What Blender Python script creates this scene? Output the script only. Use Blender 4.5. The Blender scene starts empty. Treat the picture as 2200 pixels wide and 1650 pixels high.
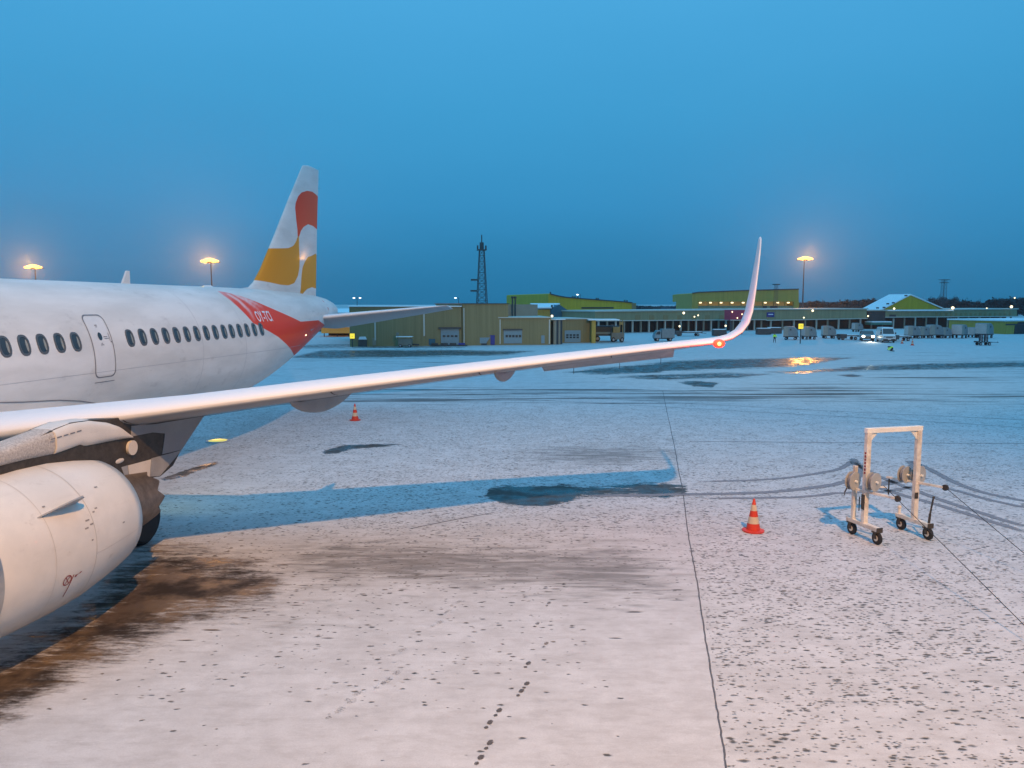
import bpy, math, random
import numpy as np
from mathutils import Vector, Matrix
from mathutils.bvhtree import BVHTree
R = math.radians
random.seed(7)
rng = np.random.default_rng(7)
SC = bpy.context.scene
COL = SC.collection

# ------------------------------------------------------------------ camera
CH, PITCH, F = 5.313, R(5.9), 1666.2
cam_d = bpy.data.cameras.new("camera")
cam = bpy.data.objects.new("camera", cam_d); COL.objects.link(cam)
cam.location = (0, 0, CH); cam.rotation_euler = (math.pi/2 - PITCH, 0, 0)
cam_d.sensor_fit = 'HORIZONTAL'; cam_d.sensor_width = 36; cam_d.lens = 36*F/2200
cam_d.clip_start = 0.1; cam_d.clip_end = 6000
SC.camera = cam

# ------------------------------------------------------------------ sky
world = bpy.data.worlds.new("World"); SC.world = world
world.use_nodes = True
wn = world.node_tree; wn.nodes.clear()
wo = wn.nodes.new('ShaderNodeOutputWorld'); wb = wn.nodes.new('ShaderNodeBackground')
wt = wn.nodes.new('ShaderNodeTexCoord'); ws = wn.nodes.new('ShaderNodeSeparateXYZ'); wr = wn.nodes.new('ShaderNodeValToRGB')
wn.links.new(wt.outputs['Generated'], ws.inputs[0])
wnz = wn.nodes.new('ShaderNodeTexNoise'); wnz.inputs['Scale'].default_value = 2.2; wnz.inputs['Detail'].default_value = 3
wmp = wn.nodes.new('ShaderNodeMapping'); wmp.inputs['Scale'].default_value = (1, 1, 3.5)
wn.links.new(wt.outputs['Generated'], wmp.inputs[0]); wn.links.new(wmp.outputs[0], wnz.inputs['Vector'])
wma = wn.nodes.new('ShaderNodeMath'); wma.operation = 'MULTIPLY_ADD'; wma.inputs[1].default_value = 0.08
wn.links.new(wnz.outputs[0], wma.inputs[0]); wn.links.new(ws.outputs[2], wma.inputs[2])
wn.links.new(wma.outputs[0], wr.inputs[0])
SKY = [(0.0, (0.014, 0.150, 0.325)), (0.06, (0.020, 0.195, 0.40)), (0.16, (0.036, 0.275, 0.55)), (0.28, (0.050, 0.335, 0.64)),
       (0.40, (0.070, 0.39, 0.73)), (0.55, (0.115, 0.51, 0.94)), (1.0, (0.19, 0.71, 1.24))]
cr = wr.color_ramp
while len(cr.elements) > 1: cr.elements.remove(cr.elements[-1])
cr.elements[0].position = 0.0; cr.elements[0].color = (*SKY[0][1], 1)
for p_, c_ in SKY[1:]:
    e = cr.elements.new(p_); e.color = (*c_, 1)
wn.links.new(wr.outputs[0], wb.inputs[0]); wb.inputs[1].default_value = 1.0
wn.links.new(wb.outputs[0], wo.inputs[0])

# ------------------------------------------------------------------ apron floodlight (on the terminal behind the viewer) and added fill lamps
def lamp(name, loc, power, color, size=0.4, kind='POINT', aim=None, cone=80, blend=.6):
    d = bpy.data.lights.new(name, kind); d.energy = power; d.color = color
    d.shadow_soft_size = size
    o = bpy.data.objects.new(name, d); COL.objects.link(o); o.location = loc
    if kind == 'SPOT':
        d.spot_size = R(cone); d.spot_blend = blend
        o.rotation_euler = (Vector(aim) - Vector(loc)).to_track_quat('-Z', 'Y').to_euler()
    return o
lamp('apron_floodlight', (7.5, -10, 29), 70000, (1.0, 0.52, 0.19), 0.35, 'SPOT', (1, 17, 0), 66, 1.0)
lamp('far_facade_fill', (20, -10, 26), 120000, (1.0, 0.66, 0.24), 0.4, 'SPOT', (24, 140, 10), 50, .8)  # unseen lamp added to warm and brighten the far facades
lamp('warm_fill', (-14, -5, 12), 700, (1.0, 0.42, 0.10), 0.5)  # weak unseen lamp added to warm the fuselage and nacelle

SC.view_settings.view_transform = 'Standard'; SC.view_settings.look = 'None'
SC.view_settings.exposure = 0.0; SC.view_settings.gamma = 1.0
SC.cycles.use_denoising = True
SC.cycles.max_bounces = 6

# ------------------------------------------------------------------ projection helpers (photo pixel <-> world)
CP, SP = math.cos(PITCH), math.sin(PITCH)
def ray(u, v):
    x = (u-1100)/F; y = -(v-825)/F
    return Vector((x, CP + y*SP, -SP + y*CP))
def G(u, v, z=0.0):
    d = ray(u, v); k = (z-CH)/d.z
    return Vector((d.x*k, d.y*k, z))
def atY(u, v, Y):
    d = ray(u, v); k = Y/d.y
    return Vector((d.x*k, Y, CH+d.z*k))
def px(P):
    P = np.asarray(P, float); X, Y, Z = P[..., 0], P[..., 1], P[..., 2]-CH
    d = Y*CP - Z*SP; up = Y*SP + Z*CP
    d = np.where(d < .05, .05, d)
    return 1100 + F*X/d, 825 - F*up/d
def poly_sd(u, v, poly):
    p = np.asarray(poly, float); q = np.roll(p, -1, 0)
    inside = np.zeros(u.shape, bool); best = np.full(u.shape, 1e18)
    for (x0, y0), (x1, y1) in zip(p, q):
        dx, dy = x1-x0, y1-y0; L = dx*dx+dy*dy+1e-9
        t = np.clip(((u-x0)*dx+(v-y0)*dy)/L, 0, 1)
        best = np.minimum(best, (u-x0-t*dx)**2+(v-y0-t*dy)**2)
        c = ((y0 > v) != (y1 > v))
        xi = x0 + (v-y0)*dx/(dy if abs(dy) > 1e-9 else 1e-9)
        inside ^= (c & (u < xi))
    return np.where(inside, np.sqrt(best), -np.sqrt(best))
def line_d(u, v, pts):
    best = np.full(u.shape, 1e18)
    for (x0, y0), (x1, y1) in zip(pts[:-1], pts[1:]):
        dx, dy = x1-x0, y1-y0; t = np.clip(((u-x0)*dx+(v-y0)*dy)/(dx*dx+dy*dy+1e-9), 0, 1)
        best = np.minimum(best, (u-x0-t*dx)**2+(v-y0-t*dy)**2)
    return np.sqrt(best)
def catmull(P, n=6, closed=True):
    P = [np.array(p, float) for p in P]; out = []
    N = len(P)
    for i in range(N if closed else N-1):
        if closed: a, b, c, d = P[i-1], P[i], P[(i+1) % N], P[(i+2) % N]
        else: a, b, c, d = P[max(i-1, 0)], P[i], P[i+1], P[min(i+2, N-1)]
        for k in range(n):
            t = k/n
            out.append(tuple(.5*((2*b)+(-a+c)*t+(2*a-5*b+4*c-d)*t*t+(-a+3*b-3*c+d)*t**3)))
    if not closed: out.append(tuple(P[-1]))
    return out

# ------------------------------------------------------------------ materials
def nodes(name):
    m = bpy.data.materials.new(name); m.use_nodes = True
    nt = m.node_tree; b = nt.nodes['Principled BSDF']
    return m, nt, b
def mat(name, col, rough=.6, metal=0., var=.12, scale=4., bump=0., coat=0., emit=None, estr=0., dirt=None, stretch=(1, 1, 1), spec=.5):
    m, nt, b = nodes(name)
    b.inputs['Roughness'].default_value = rough; b.inputs['Metallic'].default_value = metal
    b.inputs['Coat Weight'].default_value = coat; b.inputs['Coat Roughness'].default_value = .15
    b.inputs['Specular IOR Level'].default_value = spec
    tc = nt.nodes.new('ShaderNodeTexCoord'); mp = nt.nodes.new('ShaderNodeMapping'); mp.inputs['Scale'].default_value = stretch
    nz = nt.nodes.new('ShaderNodeTexNoise'); nz.inputs['Scale'].default_value = scale; nz.inputs['Detail'].default_value = 5; nz.inputs['Roughness'].default_value = .65
    nt.links.new(tc.outputs['Object'], mp.inputs[0]); nt.links.new(mp.outputs[0], nz.inputs['Vector'])
    rp = nt.nodes.new('ShaderNodeValToRGB')
    rp.color_ramp.elements[0].position = .3; rp.color_ramp.elements[1].position = .72
    d = dirt if dirt else tuple(c*(1-var) for c in col)
    rp.color_ramp.elements[0].color = (*d, 1); rp.color_ramp.elements[1].color = (*[min(1, c*(1+var*.35)) for c in col], 1)
    nt.links.new(nz.outputs[0], rp.inputs[0]); nt.links.new(rp.outputs[0], b.inputs['Base Color'])
    if bump:
        bm = nt.nodes.new('ShaderNodeBump'); bm.inputs['Strength'].default_value = bump; bm.inputs['Distance'].default_value = .02
        nt.links.new(nz.outputs[0], bm.inputs['Height']); nt.links.new(bm.outputs[0], b.inputs['Normal'])
    if emit:
        b.inputs['Emission Color'].default_value = (*emit, 1); b.inputs['Emission Strength'].default_value = estr
    return m
def grimy(name, col, col2, rough=.42):
    m, nt, b = nodes(name); tc = nt.nodes.new('ShaderNodeTexCoord'); P = tc.outputs['Object']
    n1 = noise(nt, P, 1.3, 4, .6); n2 = noise(nt, mapping(nt, P, (.7, 1, 1)), 4.2, 6, .72); n3 = noise(nt, mapping(nt, P, (.25, 2, 2)), 3., 5, .7)
    c = mixc(nt, sstep(nt, n1, .35, .65), tuple(x*.90 for x in col), col)
    c = mixc(nt, math_n(nt, 'MULTIPLY', sstep(nt, n2, .58, .74), .45), c, col2)
    c = mixc(nt, math_n(nt, 'MULTIPLY', sstep(nt, n3, .55, .8), .30), c, col2)
    nt.links.new(c, b.inputs['Base Color']); b.inputs['Roughness'].default_value = rough; b.inputs['Coat Weight'].default_value = .15
    bm = nt.nodes.new('ShaderNodeBump'); bm.inputs['Strength'].default_value = .08; bm.inputs['Distance'].default_value = .02
    nt.links.new(n2, bm.inputs['Height']); nt.links.new(bm.outputs[0], b.inputs['Normal'])
    return m
def math_n(nt, op, a, b=None, c=None, clamp=False):
    n = nt.nodes.new('ShaderNodeMath'); n.operation = op; n.use_clamp = clamp
    for i, x in enumerate((a, b, c)):
        if x is None: continue
        if isinstance(x, (int, float)): n.inputs[i].default_value = x
        else: nt.links.new(x, n.inputs[i])
    return n.outputs[0]
def sstep(nt, x, lo, hi):
    n = nt.nodes.new('ShaderNodeMapRange'); n.interpolation_type = 'SMOOTHSTEP'
    nt.links.new(x, n.inputs[0])
    for i, val in ((1, lo), (2, hi)):
        if isinstance(val, (int, float)): n.inputs[i].default_value = val
        else: nt.links.new(val, n.inputs[i])
    return n.outputs[0]
def mixc(nt, f, a, b):
    n = nt.nodes.new('ShaderNodeMix'); n.data_type = 'RGBA'
    if isinstance(f, (int, float)): n.inputs[0].default_value = f
    else: nt.links.new(f, n.inputs[0])
    for i, x in ((6, a), (7, b)):
        if isinstance(x, tuple): n.inputs[i].default_value = (*x, 1)
        else: nt.links.new(x, n.inputs[i])
    return n.outputs[2]
def attr(nt, name):
    n = nt.nodes.new('ShaderNodeAttribute'); n.attribute_name = name
    return n.outputs['Fac']
def noise(nt, vec, scale, detail=4, rough=.55, dist=0.):
    n = nt.nodes.new('ShaderNodeTexNoise'); n.inputs['Scale'].default_value = scale; n.inputs['Detail'].default_value = detail
    n.inputs['Roughness'].default_value = rough; n.inputs['Distortion'].default_value = dist
    if vec is not None: nt.links.new(vec, n.inputs['Vector'])
    return n.outputs[0]
def mapping(nt, vec, sc):
    n = nt.nodes.new('ShaderNodeMapping'); n.inputs['Scale'].default_value = sc
    nt.links.new(vec, n.inputs[0]); return n.outputs[0]

M = {}
M['white_paint'] = mat('white_paint', (.72, .70, .68), .38, var=.10, scale=1.3, coat=.25, bump=.02)
M['wing_paint'] = mat('wing_paint', (.78, .78, .79), .5, var=.06, scale=2.5, bump=.05)
M['grey_paint'] = mat('grey_paint', (.34, .35, .37), .5, var=.25, scale=2.5)
M['dark_metal'] = mat('dark_metal', (.075, .062, .05), .55, metal=.3, var=.5, scale=9)
M['dark_grey'] = mat('dark_grey', (.06, .065, .07), .6, var=.3, scale=4)
M['outline'] = mat('outline_grey', (.20, .20, .22), .5, var=.2)
M['bare_metal'] = mat('bare_metal', (.45, .44, .43), .35, metal=.8, var=.15, scale=6)
M['hot_metal'] = mat('hot_metal', (.22, .18, .15), .5, metal=.6, var=.45, scale=6)
M['rubber'] = mat('rubber', (.02, .02, .022), .75, var=.3, scale=9)
M['pane_dark'] = mat('pane_dark', (.04, .045, .05), .12, var=.1, coat=.3)
M['cabin_frame'] = mat('cabin_frame', (.12, .125, .13), .4, metal=.3, var=.2)
M['cabin_pane'] = mat('cabin_pane', (.30, .29, .25), .2, var=.3, coat=.3)
M['snow'] = mat('roof_snow', (.82, .84, .87), .9, var=.06, scale=1., bump=.2)
M['white_text'] = mat('white_lettering', (.8, .8, .82), .5, var=.05)
M['red_text'] = mat('red_lettering', (.30, .02, .02), .5, var=.1)
M['cream_metal'] = mat('cream_metal', (.86, .82, .74), .45, var=.12, scale=5, bump=.05)
M['rusty_cream'] = mat('rusty_cream', (.84, .79, .70), .55, scale=5, dirt=(.50, .42, .34), bump=.1)
M['reel'] = mat('reel_plastic', (.42, .41, .38), .5, var=.15)
M['cone_red'] = mat('cone_red', (.62, .045, .02), .5, var=.15, scale=8)
M['cone_band'] = mat('cone_band', (.62, .50, .36), .4, var=.15, scale=8)
M['steel_dark'] = mat('steel_dark', (.05, .06, .07), .6, metal=.2, var=.2)
M['olive_wall'] = mat('olive_wall', (.27, .22, .11), .8, var=.22, scale=.9, stretch=(5, 5, .08))
M['olive_wall2'] = mat('olive_grey_wall', (.27, .25, .20), .8, var=.12, scale=.4)
M['yellow_wall'] = mat('yellow_wall', (.54, .38, .03), .8, var=.22, scale=.9, stretch=(4, 4, .06))
M['ochre_wall'] = mat('ochre_wall', (.48, .33, .07), .8, var=.18, scale=.9, stretch=(3, 3, .1))
M['band_wall'] = mat('pale_green_wall', (.27, .27, .16), .8, var=.2, scale=.8, stretch=(3, 3, .1))
M['dark_wall'] = mat('dark_wall', (.035, .045, .05), .8, var=.4, scale=.3, stretch=(3, 3, .5))
M['blue_wall'] = mat('blue_wall', (.04, .13, .19), .7, var=.15)
M['pale_blue'] = mat('pale_door', (.20, .30, .36), .6, var=.15, stretch=(.2, .2, 6))
M['trim_pale'] = mat('trim_pale', (.5, .5, .45), .6, var=.1)
M['orange_lit'] = mat('orange_canopy', (.70, .32, .06), .7, var=.15, emit=(1, .42, .08), estr=.16)
M['yellow_lit'] = mat('yellow_sign_face', (.9, .75, .05), .5, var=.05, emit=(1, .72, .05), estr=.9)
M['black_text'] = mat('black_lettering', (.02, .02, .02), .6)
M['lamp_warm'] = mat('sodium_lamp', (1, .8, .4), .5, emit=(1, .47, .06), estr=3.2)
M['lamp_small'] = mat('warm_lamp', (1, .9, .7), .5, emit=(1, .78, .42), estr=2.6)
M['lamp_white'] = mat('white_lamp', (1, 1, 1), .5, emit=(.85, .93, 1), estr=3)
M['lamp_red'] = mat('red_lamp', (1, .1, .05), .4, emit=(1, .03, .01), estr=2.5)
M['lamp_core'] = mat('nav_lamp_core', (1, .8, .3), .4, emit=(1, .42, .08), estr=3.5)
M['ground_yellow'] = mat('yellow_lens', (.85, .7, .1), .4, var=.1, emit=(1, .72, .08), estr=.55)
M['head_lamp'] = mat('head_lamp', (1, 1, .9), .3, emit=(1, .97, .78), estr=9)
M['blue_sign'] = mat('blue_sign', (.01, .03, .22), .5)
M['maroon'] = mat('maroon_panel', (.16, .02, .06), .6, emit=(.6, .05, .2), estr=.06)
M['hivis'] = mat('hivis_fabric', (.45, .85, .06), .8, var=.15, emit=(.4, .9, .05), estr=.06)
M['dark_cloth'] = mat('dark_cloth', (.02, .025, .035), .9)
M['skin'] = mat('skin', (.45, .28, .2), .6, var=.08)
M['van_white'] = mat('van_paint', (.68, .7, .72), .3, var=.06, coat=.4)
M['car_grey'] = mat('car_paint', (.16, .18, .19), .3, var=.1, coat=.4)
M['cart_cover'] = mat('cart_cover', (.20, .24, .26), .6, var=.2, scale=2)
M['cart_panel'] = mat('cart_panel', (.30, .30, .27), .6, var=.2, scale=2)
M['cart_pink'] = mat('cart_panel_pale', (.62, .50, .46), .6, var=.15, scale=2)
M['blue_container'] = mat('blue_container', (.02, .04, .28), .5)
M['machine_yellow'] = mat('machine_yellow', (.27, .20, .07), .5, var=.25, scale=2)
M['tan'] = mat('tan_metal', (.20, .19, .16), .7, var=.25, scale=1.5)
M['bark'] = mat('bark', (.035, .035, .035), .9, var=.3)
M['twigs'] = mat('bare_twigs', (.045, .055, .06), .95, var=.3)
M['far_wood'] = mat('far_wood', (.03, .04, .045), .95, var=.3)
M['terminal_wall'] = mat('terminal_wall', (.16, .15, .15), .7, var=.1)
M['wet_mark'] = mat('wet_mark', (.05, .045, .045), .35, var=.4, scale=12)

# ------------------------------------------------------------------ object helpers
def tag(o, label=None, cat=None, group=None, kind=None):
    if label: o['label'] = label
    if cat: o['category'] = cat
    if group: o['group'] = group
    if kind: o['kind'] = kind
    return o
class MB:
    def __init__(s): s.v = []; s.f = []; s.mi = []; s.cur = 0
    def add(s, vs, fs):
        o = len(s.v); s.v += [tuple(x) for x in vs]
        for f in fs: s.f.append([i+o for i in f]); s.mi.append(s.cur)
        return s
    def box(s, c, d, rz=0., M4=None):
        c = Vector(c); h = Vector(d)/2; vs = []
        for z in (-1, 1):
            for y in (-1, 1):
                for x in (-1, 1):
                    p = Vector((x*h.x, y*h.y, z*h.z))
                    if M4 is not None: p = M4 @ p
                    if rz: p = Matrix.Rotation(rz, 3, 'Z') @ p
                    vs.append(p+c)
        return s.add(vs, [(0, 2, 3, 1), (4, 5, 7, 6), (0, 1, 5, 4), (2, 6, 7, 3), (0, 4, 6, 2), (1, 3, 7, 5)])
    def bar(s, a, b, w, h=None):
        a, b = Vector(a), Vector(b); h = h or w; d = (b-a).normalized()
        up = Vector((0, 0, 1)) if abs(d.z) < .95 else Vector((0, 1, 0))
        x = d.cross(up).normalized(); y = x.cross(d).normalized(); vs = []
        for P in (a, b):
            for sx, sy in ((-1, -1), (1, -1), (1, 1), (-1, 1)): vs.append(P+x*sx*w/2+y*sy*h/2)
        return s.add(vs, [(0, 3, 2, 1), (4, 5, 6, 7), (0, 1, 5, 4), (1, 2, 6, 5), (2, 3, 7, 6), (3, 0, 4, 7)])
    def cyl(s, a, b, r0, r1=None, n=12, cap=True):
        a, b = Vector(a), Vector(b); r1 = r0 if r1 is None else r1; d = (b-a).normalized()
        up = Vector((0, 0, 1)) if abs(d.z) < .95 else Vector((0, 1, 0))
        x = d.cross(up).normalized(); y = x.cross(d).normalized(); vs = []
        for P, r in ((a, r0), (b, r1)):
            for k in range(n):
                t = 2*math.pi*k/n; vs.append(P+x*r*math.cos(t)+y*r*math.sin(t))
        fs = [(k, k+n, (k+1) % n+n, (k+1) % n) for k in range(n)]
        if cap: fs += [tuple(range(n)), tuple(range(2*n-1, n-1, -1))]
        return s.add(vs, fs)
    def rings(s, rings, closed=True, caps=True):
        n = len(rings[0]); vs = [p for r in rings for p in r]; fs = []
        for i in range(len(rings)-1):
            for k in range(n if closed else n-1):
                a = i*n+k; b = i*n+(k+1) % n; fs.append((a, b, b+n, a+n))
        if caps and closed:
            fs += [tuple(range(n-1, -1, -1)), tuple(range((len(rings)-1)*n, len(rings)*n))]
        return s.add(vs, fs)
    def lathe(s, prof, axis_o, axis_d, n=32, caps=True):
        d = Vector(axis_d).normalized(); up = Vector((0, 0, 1)) if abs(d.z) < .95 else Vector((0, 1, 0))
        x = d.cross(up).normalized(); y = x.cross(d).normalized(); o = Vector(axis_o)
        return s.rings([[o+d*a+x*r*math.cos(2*math.pi*k/n)+y*r*math.sin(2*math.pi*k/n) for k in range(n)] for a, r in prof], caps=caps)
    def prism(s, poly, fn):
        """poly 2-D points; fn(p, side) -> 3-D, side 0/1"""
        n = len(poly); vs = [fn(p, 0) for p in poly]+[fn(p, 1) for p in poly]
        return s.add(vs, [tuple(range(n)), tuple(range(2*n-1, n-1, -1))]+[(k, (k+1) % n, (k+1) % n+n, k+n)[::-1] for k in range(n)])
    def sphere(s, c, r, n=10, m=6, sc=(1, 1, 1)):
        c = Vector(c)
        rs = [[c+Vector((r*sc[0]*math.sin(t)*math.cos(2*math.pi*k/n), r*sc[1]*math.sin(t)*math.sin(2*math.pi*k/n), r*sc[2]*math.cos(t))) for k in range(n)]
              for t in [math.pi*(.02+.96*i/m) for i in range(m+1)]]
        return s.rings(rs)
    def build(s, name, mats, parent=None, smooth=False, bevel=0., origin=None, fixn=True):
        me = bpy.data.meshes.new(name)
        o3 = Vector(origin) if origin is not None else None
        me.from_pydata([tuple(Vector(v)-o3) if o3 is not None else v for v in s.v], [], s.f)
        if not isinstance(mats, (list, tuple)): mats = [mats]
        for m in mats: me.materials.append(m if not isinstance(m, str) else M[m])
        me.polygons.foreach_set('material_index', s.mi)
        if fixn:
            import bmesh
            b = bmesh.new(); b.from_mesh(me); bmesh.ops.recalc_face_normals(b, faces=b.faces); b.to_mesh(me); b.free()
        if smooth: me.polygons.foreach_set('use_smooth', [True]*len(me.polygons))
        me.update()
        o = bpy.data.objects.new(name, me); COL.objects.link(o)
        if o3 is not None: o.location = o3
        if parent: o.parent = parent
        if bevel:
            md = o.modifiers.new('bevel', 'BEVEL'); md.width = bevel; md.segments = 2; md.limit_method = 'ANGLE'
        if smooth == 'auto':
            md = o.modifiers.new('edges', 'EDGE_SPLIT'); md.split_angle = R(38)
        return o
def empty(name, loc=(0, 0, 0), rz=0., label=None, cat=None, group=None):
    o = bpy.data.objects.new(name, None); COL.objects.link(o); o.location = loc; o.rotation_euler = (0, 0, rz)
    o.empty_display_size = .2
    return tag(o, label, cat, group)
def copy_tree(o, parent=None, loc=None, rz=None, label=None):
    c = o.copy(); COL.objects.link(c)
    if parent: c.parent = parent
    if loc is not None: c.location = loc
    if rz is not None: c.rotation_euler = (0, 0, rz)
    if label: c['label'] = label
    for ch in [x for x in bpy.data.objects if x.parent == o]: copy_tree(ch, c)
    return c
def set_attr(me, name, arr):
    a = me.attributes.new(name, 'FLOAT', 'POINT'); a.data.foreach_set('value', np.asarray(arr, np.float32))
def text_mesh(txt, size=1., font_bold=False):
    cu = bpy.data.curves.new('t', 'FONT'); cu.body = txt; cu.size = size; cu.align_x = 'CENTER'; cu.align_y = 'CENTER'
    if font_bold: cu.offset = .012*size
    cu.resolution_u = 3
    ob = bpy.data.objects.new('t', cu); COL.objects.link(ob)
    dg = bpy.context.evaluated_depsgraph_get()
    me = bpy.data.meshes.new_from_object(ob.evaluated_get(dg))
    vs = [v.co.copy() for v in me.vertices]; fs = [tuple(p.vertices) for p in me.polygons]
    bpy.data.objects.remove(ob); bpy.data.curves.remove(cu); bpy.data.meshes.remove(me)
    return vs, fs

# ================================================================== GROUND
def build_ground():
    NR, NA = 640, 620
    r = np.concatenate([np.geomspace(3.0, 170, NR), np.geomspace(185, 5200, 24)])
    af = np.linspace(R(-44), R(44), NA)               # fine fan, measured from +Y
    ab = np.linspace(R(44), R(316), 60)[1:-1]
    a = np.concatenate([af, ab]); n = len(a)
    X = np.outer(r, np.sin(a)); Y = np.outer(r, np.cos(a))
    v = np.stack([X.ravel(), Y.ravel(), np.zeros(X.size)], 1)
    v = np.vstack([v, [[0, 0, 0]]])
    nr = len(r); i, k = np.meshgrid(np.arange(nr-1), np.arange(n), indexing='ij')
    k2 = (k+1) % n
    q = np.stack([i*n+k, i*n+k2, (i+1)*n+k2, (i+1)*n+k], -1).reshape(-1, 4)[:, ::-1]
    kk = np.arange(n); tri = np.stack([np.full(n, nr*n), (kk+1) % n, kk], 1)[:, ::1]
    me = bpy.data.meshes.new('snow_covered_apron')
    nq, nt_ = len(q), len(tri)
    me.vertices.add(len(v)); me.vertices.foreach_set('co', v.ravel())
    me.loops.add(nq*4+nt_*3); me.loops.foreach_set('vertex_index', np.concatenate([q.ravel(), tri.ravel()]))
    me.polygons.add(nq+nt_)
    me.polygons.foreach_set('loop_start', np.concatenate([np.arange(nq)*4, nq*4+np.arange(nt_)*3]))
    me.update(); me.validate()
    if me.polygons[0].normal.z < 0:
        me.flip_normals()
    U, V = px(v); front = (v[:, 1] > 3.2)
    U = np.where(front, U, -9999); V = np.where(front, V, 9999)
    def sm(x, lo, hi):
        t = np.clip((x-lo)/(hi-lo), 0, 1); return t*t*(3-2*t)
    def poly(p, f): return sm(poly_sd(U, V, p), -f, f)
    def blob(cu, cv, ru, rv): return np.exp(-(((U-cu)/ru)**2+((V-cv)/rv)**2))
    bare = np.zeros(len(v)); brown = np.zeros(len(v))
    sh = lambda p, f, k=1.: np.maximum(bare, poly(p, f)*k)
    bare = sh([(1040, 1066), (1050, 1050), (1090, 1043), (1130, 1045), (1200, 1040), (1300, 1044), (1360, 1038), (1430, 1036), (1475, 1038), (1480, 1068), (1400, 1070), (1330, 1069), (1240, 1074), (1185, 1086), (1130, 1090), (1080, 1082)], 10)
    bare *= 1-.30*sm(U, 1200, 1270)*(V > 1000)*(1-.6*blob(1400, 1052, 60, 14))
    bare = sh([(690, 972), (700, 966), (740, 957), (800, 954), (865, 953), (840, 957), (800, 962), (745, 967), (725, 975), (700, 977)], 6, .95)
    bare = sh([(345, 1030), (400, 1008), (440, 996), (471, 990), (466, 998), (400, 1022), (352, 1034)], 3, .9)
    bare = sh([(620, 768), (690, 752), (900, 751), (1150, 754), (1090, 763), (900, 767), (700, 771)], 6, .9)
    bare = sh([(560, 742), (760, 738), (1000, 745), (1000, 748), (760, 749), (600, 750)], 2, .55)
    bare = sh([(1210, 800), (1300, 790), (1380, 783), (1440, 776), (1560, 772), (1720, 768), (1835, 768), (1760, 780), (1700, 788), (1560, 793), (1440, 797), (1400, 802), (1300, 804)], 6, .95)
    bare = sh([(1280, 812), (1400, 804), (1560, 800), (1660, 804), (1590, 812), (1420, 816)], 5, .75)
    bare = sh([(1455, 821), (1500, 818), (1545, 822), (1530, 833), (1490, 831)], 5, 1.)
    bare = sh([(1640, 800), (1760, 794), (1850, 786), (2000, 780), (2300, 775), (2300, 788), (2050, 793), (1900, 796), (1700, 803)], 6, .85)
    bare = sh([(1795, 806), (1830, 804), (1862, 808), (1830, 811)], 2, .9)
    pb = [(-260, 1620), (-100, 1480), (0, 1408), (150, 1330), (250, 1230), (330, 1175), (420, 1183), (520, 1200), (600, 1240), (585, 1290), (480, 1320), (400, 1345), (300, 1385), (180, 1440), (60, 1510), (-150, 1650)]
    d = poly_sd(U, V, pb); bb = sm(d, -55, 45); bare = np.maximum(bare, bb*.98); brown = np.maximum(sm(d, -110, 0), .55*blob(900, 1225, 330, 60)); feather = sm(d, -150, -20)*(1-sm(d, 30, 80))
    # band of bare streaks far out and thin ones everywhere
    streak = .72*np.exp(-((V-850)/26)**2)*(U > 500)+.35*np.exp(-((V-815)/14)**2)*sm(U, 1500, 1900)+.45*np.exp(-((V-775)/26)**2)+.2
    streak = np.clip(streak, 0, 1)
    seam = np.interp(V, [660, 870, 1060, 1210, 1500, 1650, 2400], [1400, 1430, 1470, 1490, 1545, 1562, 1700])
    right = sm(U-seam, -3, 12)
    grain = .95*np.exp(-((V-922)/42)**2)*sm(1500-U, -200, 500)+1.1*blob(1180, 960, 230, 30)+.7*blob(1330, 990, 190, 32)+.85*sm(V, 975, 1015)*sm(1150-V, -20, 60)*sm(U, 520, 850)
    grain += right*(.62+.55*np.exp(-((V-1230)/100)**2))*sm(V, 840, 960)+.42*(1-right)*sm(V, 870, 900)*sm(1330-V, 0, 250)
    grain += .30*np.exp(-((V-890)/30)**2)
    spots = 1.1*blob(900, 1240, 280, 90)+.75*blob(700, 1390, 280, 120)+.35*blob(420, 1500, 220, 90)+.2*blob(1000, 1620, 300, 60)+.55*blob(1000, 1420, 240, 100)
    spots += .5*blob(620, 1090, 330, 60)+.5*blob(1000, 1050, 260, 50)
    spots *= (1-right); spots += right*(.45+.45*np.exp(-((V-1350)/180)**2))*sm(V, 1120, 1250)*sm(2600-U, 0, 900)
    smear = 1.0*blob(1040, 1215, 330, 50)+.75*blob(1330, 1250, 170, 70)+.7*blob(720, 1200, 220, 45)+1.15*blob(1290, 978, 190, 26)+.35*blob(2080, 1020, 160, 60)+.5*blob(600, 1330, 160, 60)
    smear *= (1-right*.4)
    for nm, arr in (('feather', feather), ('bare', bare), ('brown', brown), ('streak', streak), ('grain', grain), ('spots', spots), ('smear', smear)):
        set_attr(me, nm, np.clip(arr, 0, 1.2)*np.where(front, 1, .2))
    # material
    m, nt, b = nodes('snowy_asphalt')
    tc = nt.nodes.new('ShaderNodeTexCoord'); P = tc.outputs['Object']
    mp = lambda s: mapping(nt, P, s)
    # direction of ploughing is across the view
    nA = noise(nt, mp((.22, 1.3, 1)), 1.0, 6, .6)
    nB = noise(nt, mp((1, 1, 1)), 5.0, 5, .65)
    nC = noise(nt, mp((1, 1, 1)), 1.1, 4, .6)
    nS = noise(nt, mp((.10, 1.6, 1)), .8, 7, .62)
    nF = noise(nt, mp((1, 1, 1)), 42, 4, .75)
    # large bare patches, edge broken by noise
    nD = noise(nt, mp((.5, 2.2, 1)), 3.2, 6, .72)
    n1 = math_n(nt, 'MULTIPLY_ADD', math_n(nt, 'SUBTRACT', nA, .5), 1.4, math_n(nt, 'MULTIPLY', math_n(nt, 'SUBTRACT', nD, .5), 2.2))
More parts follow.
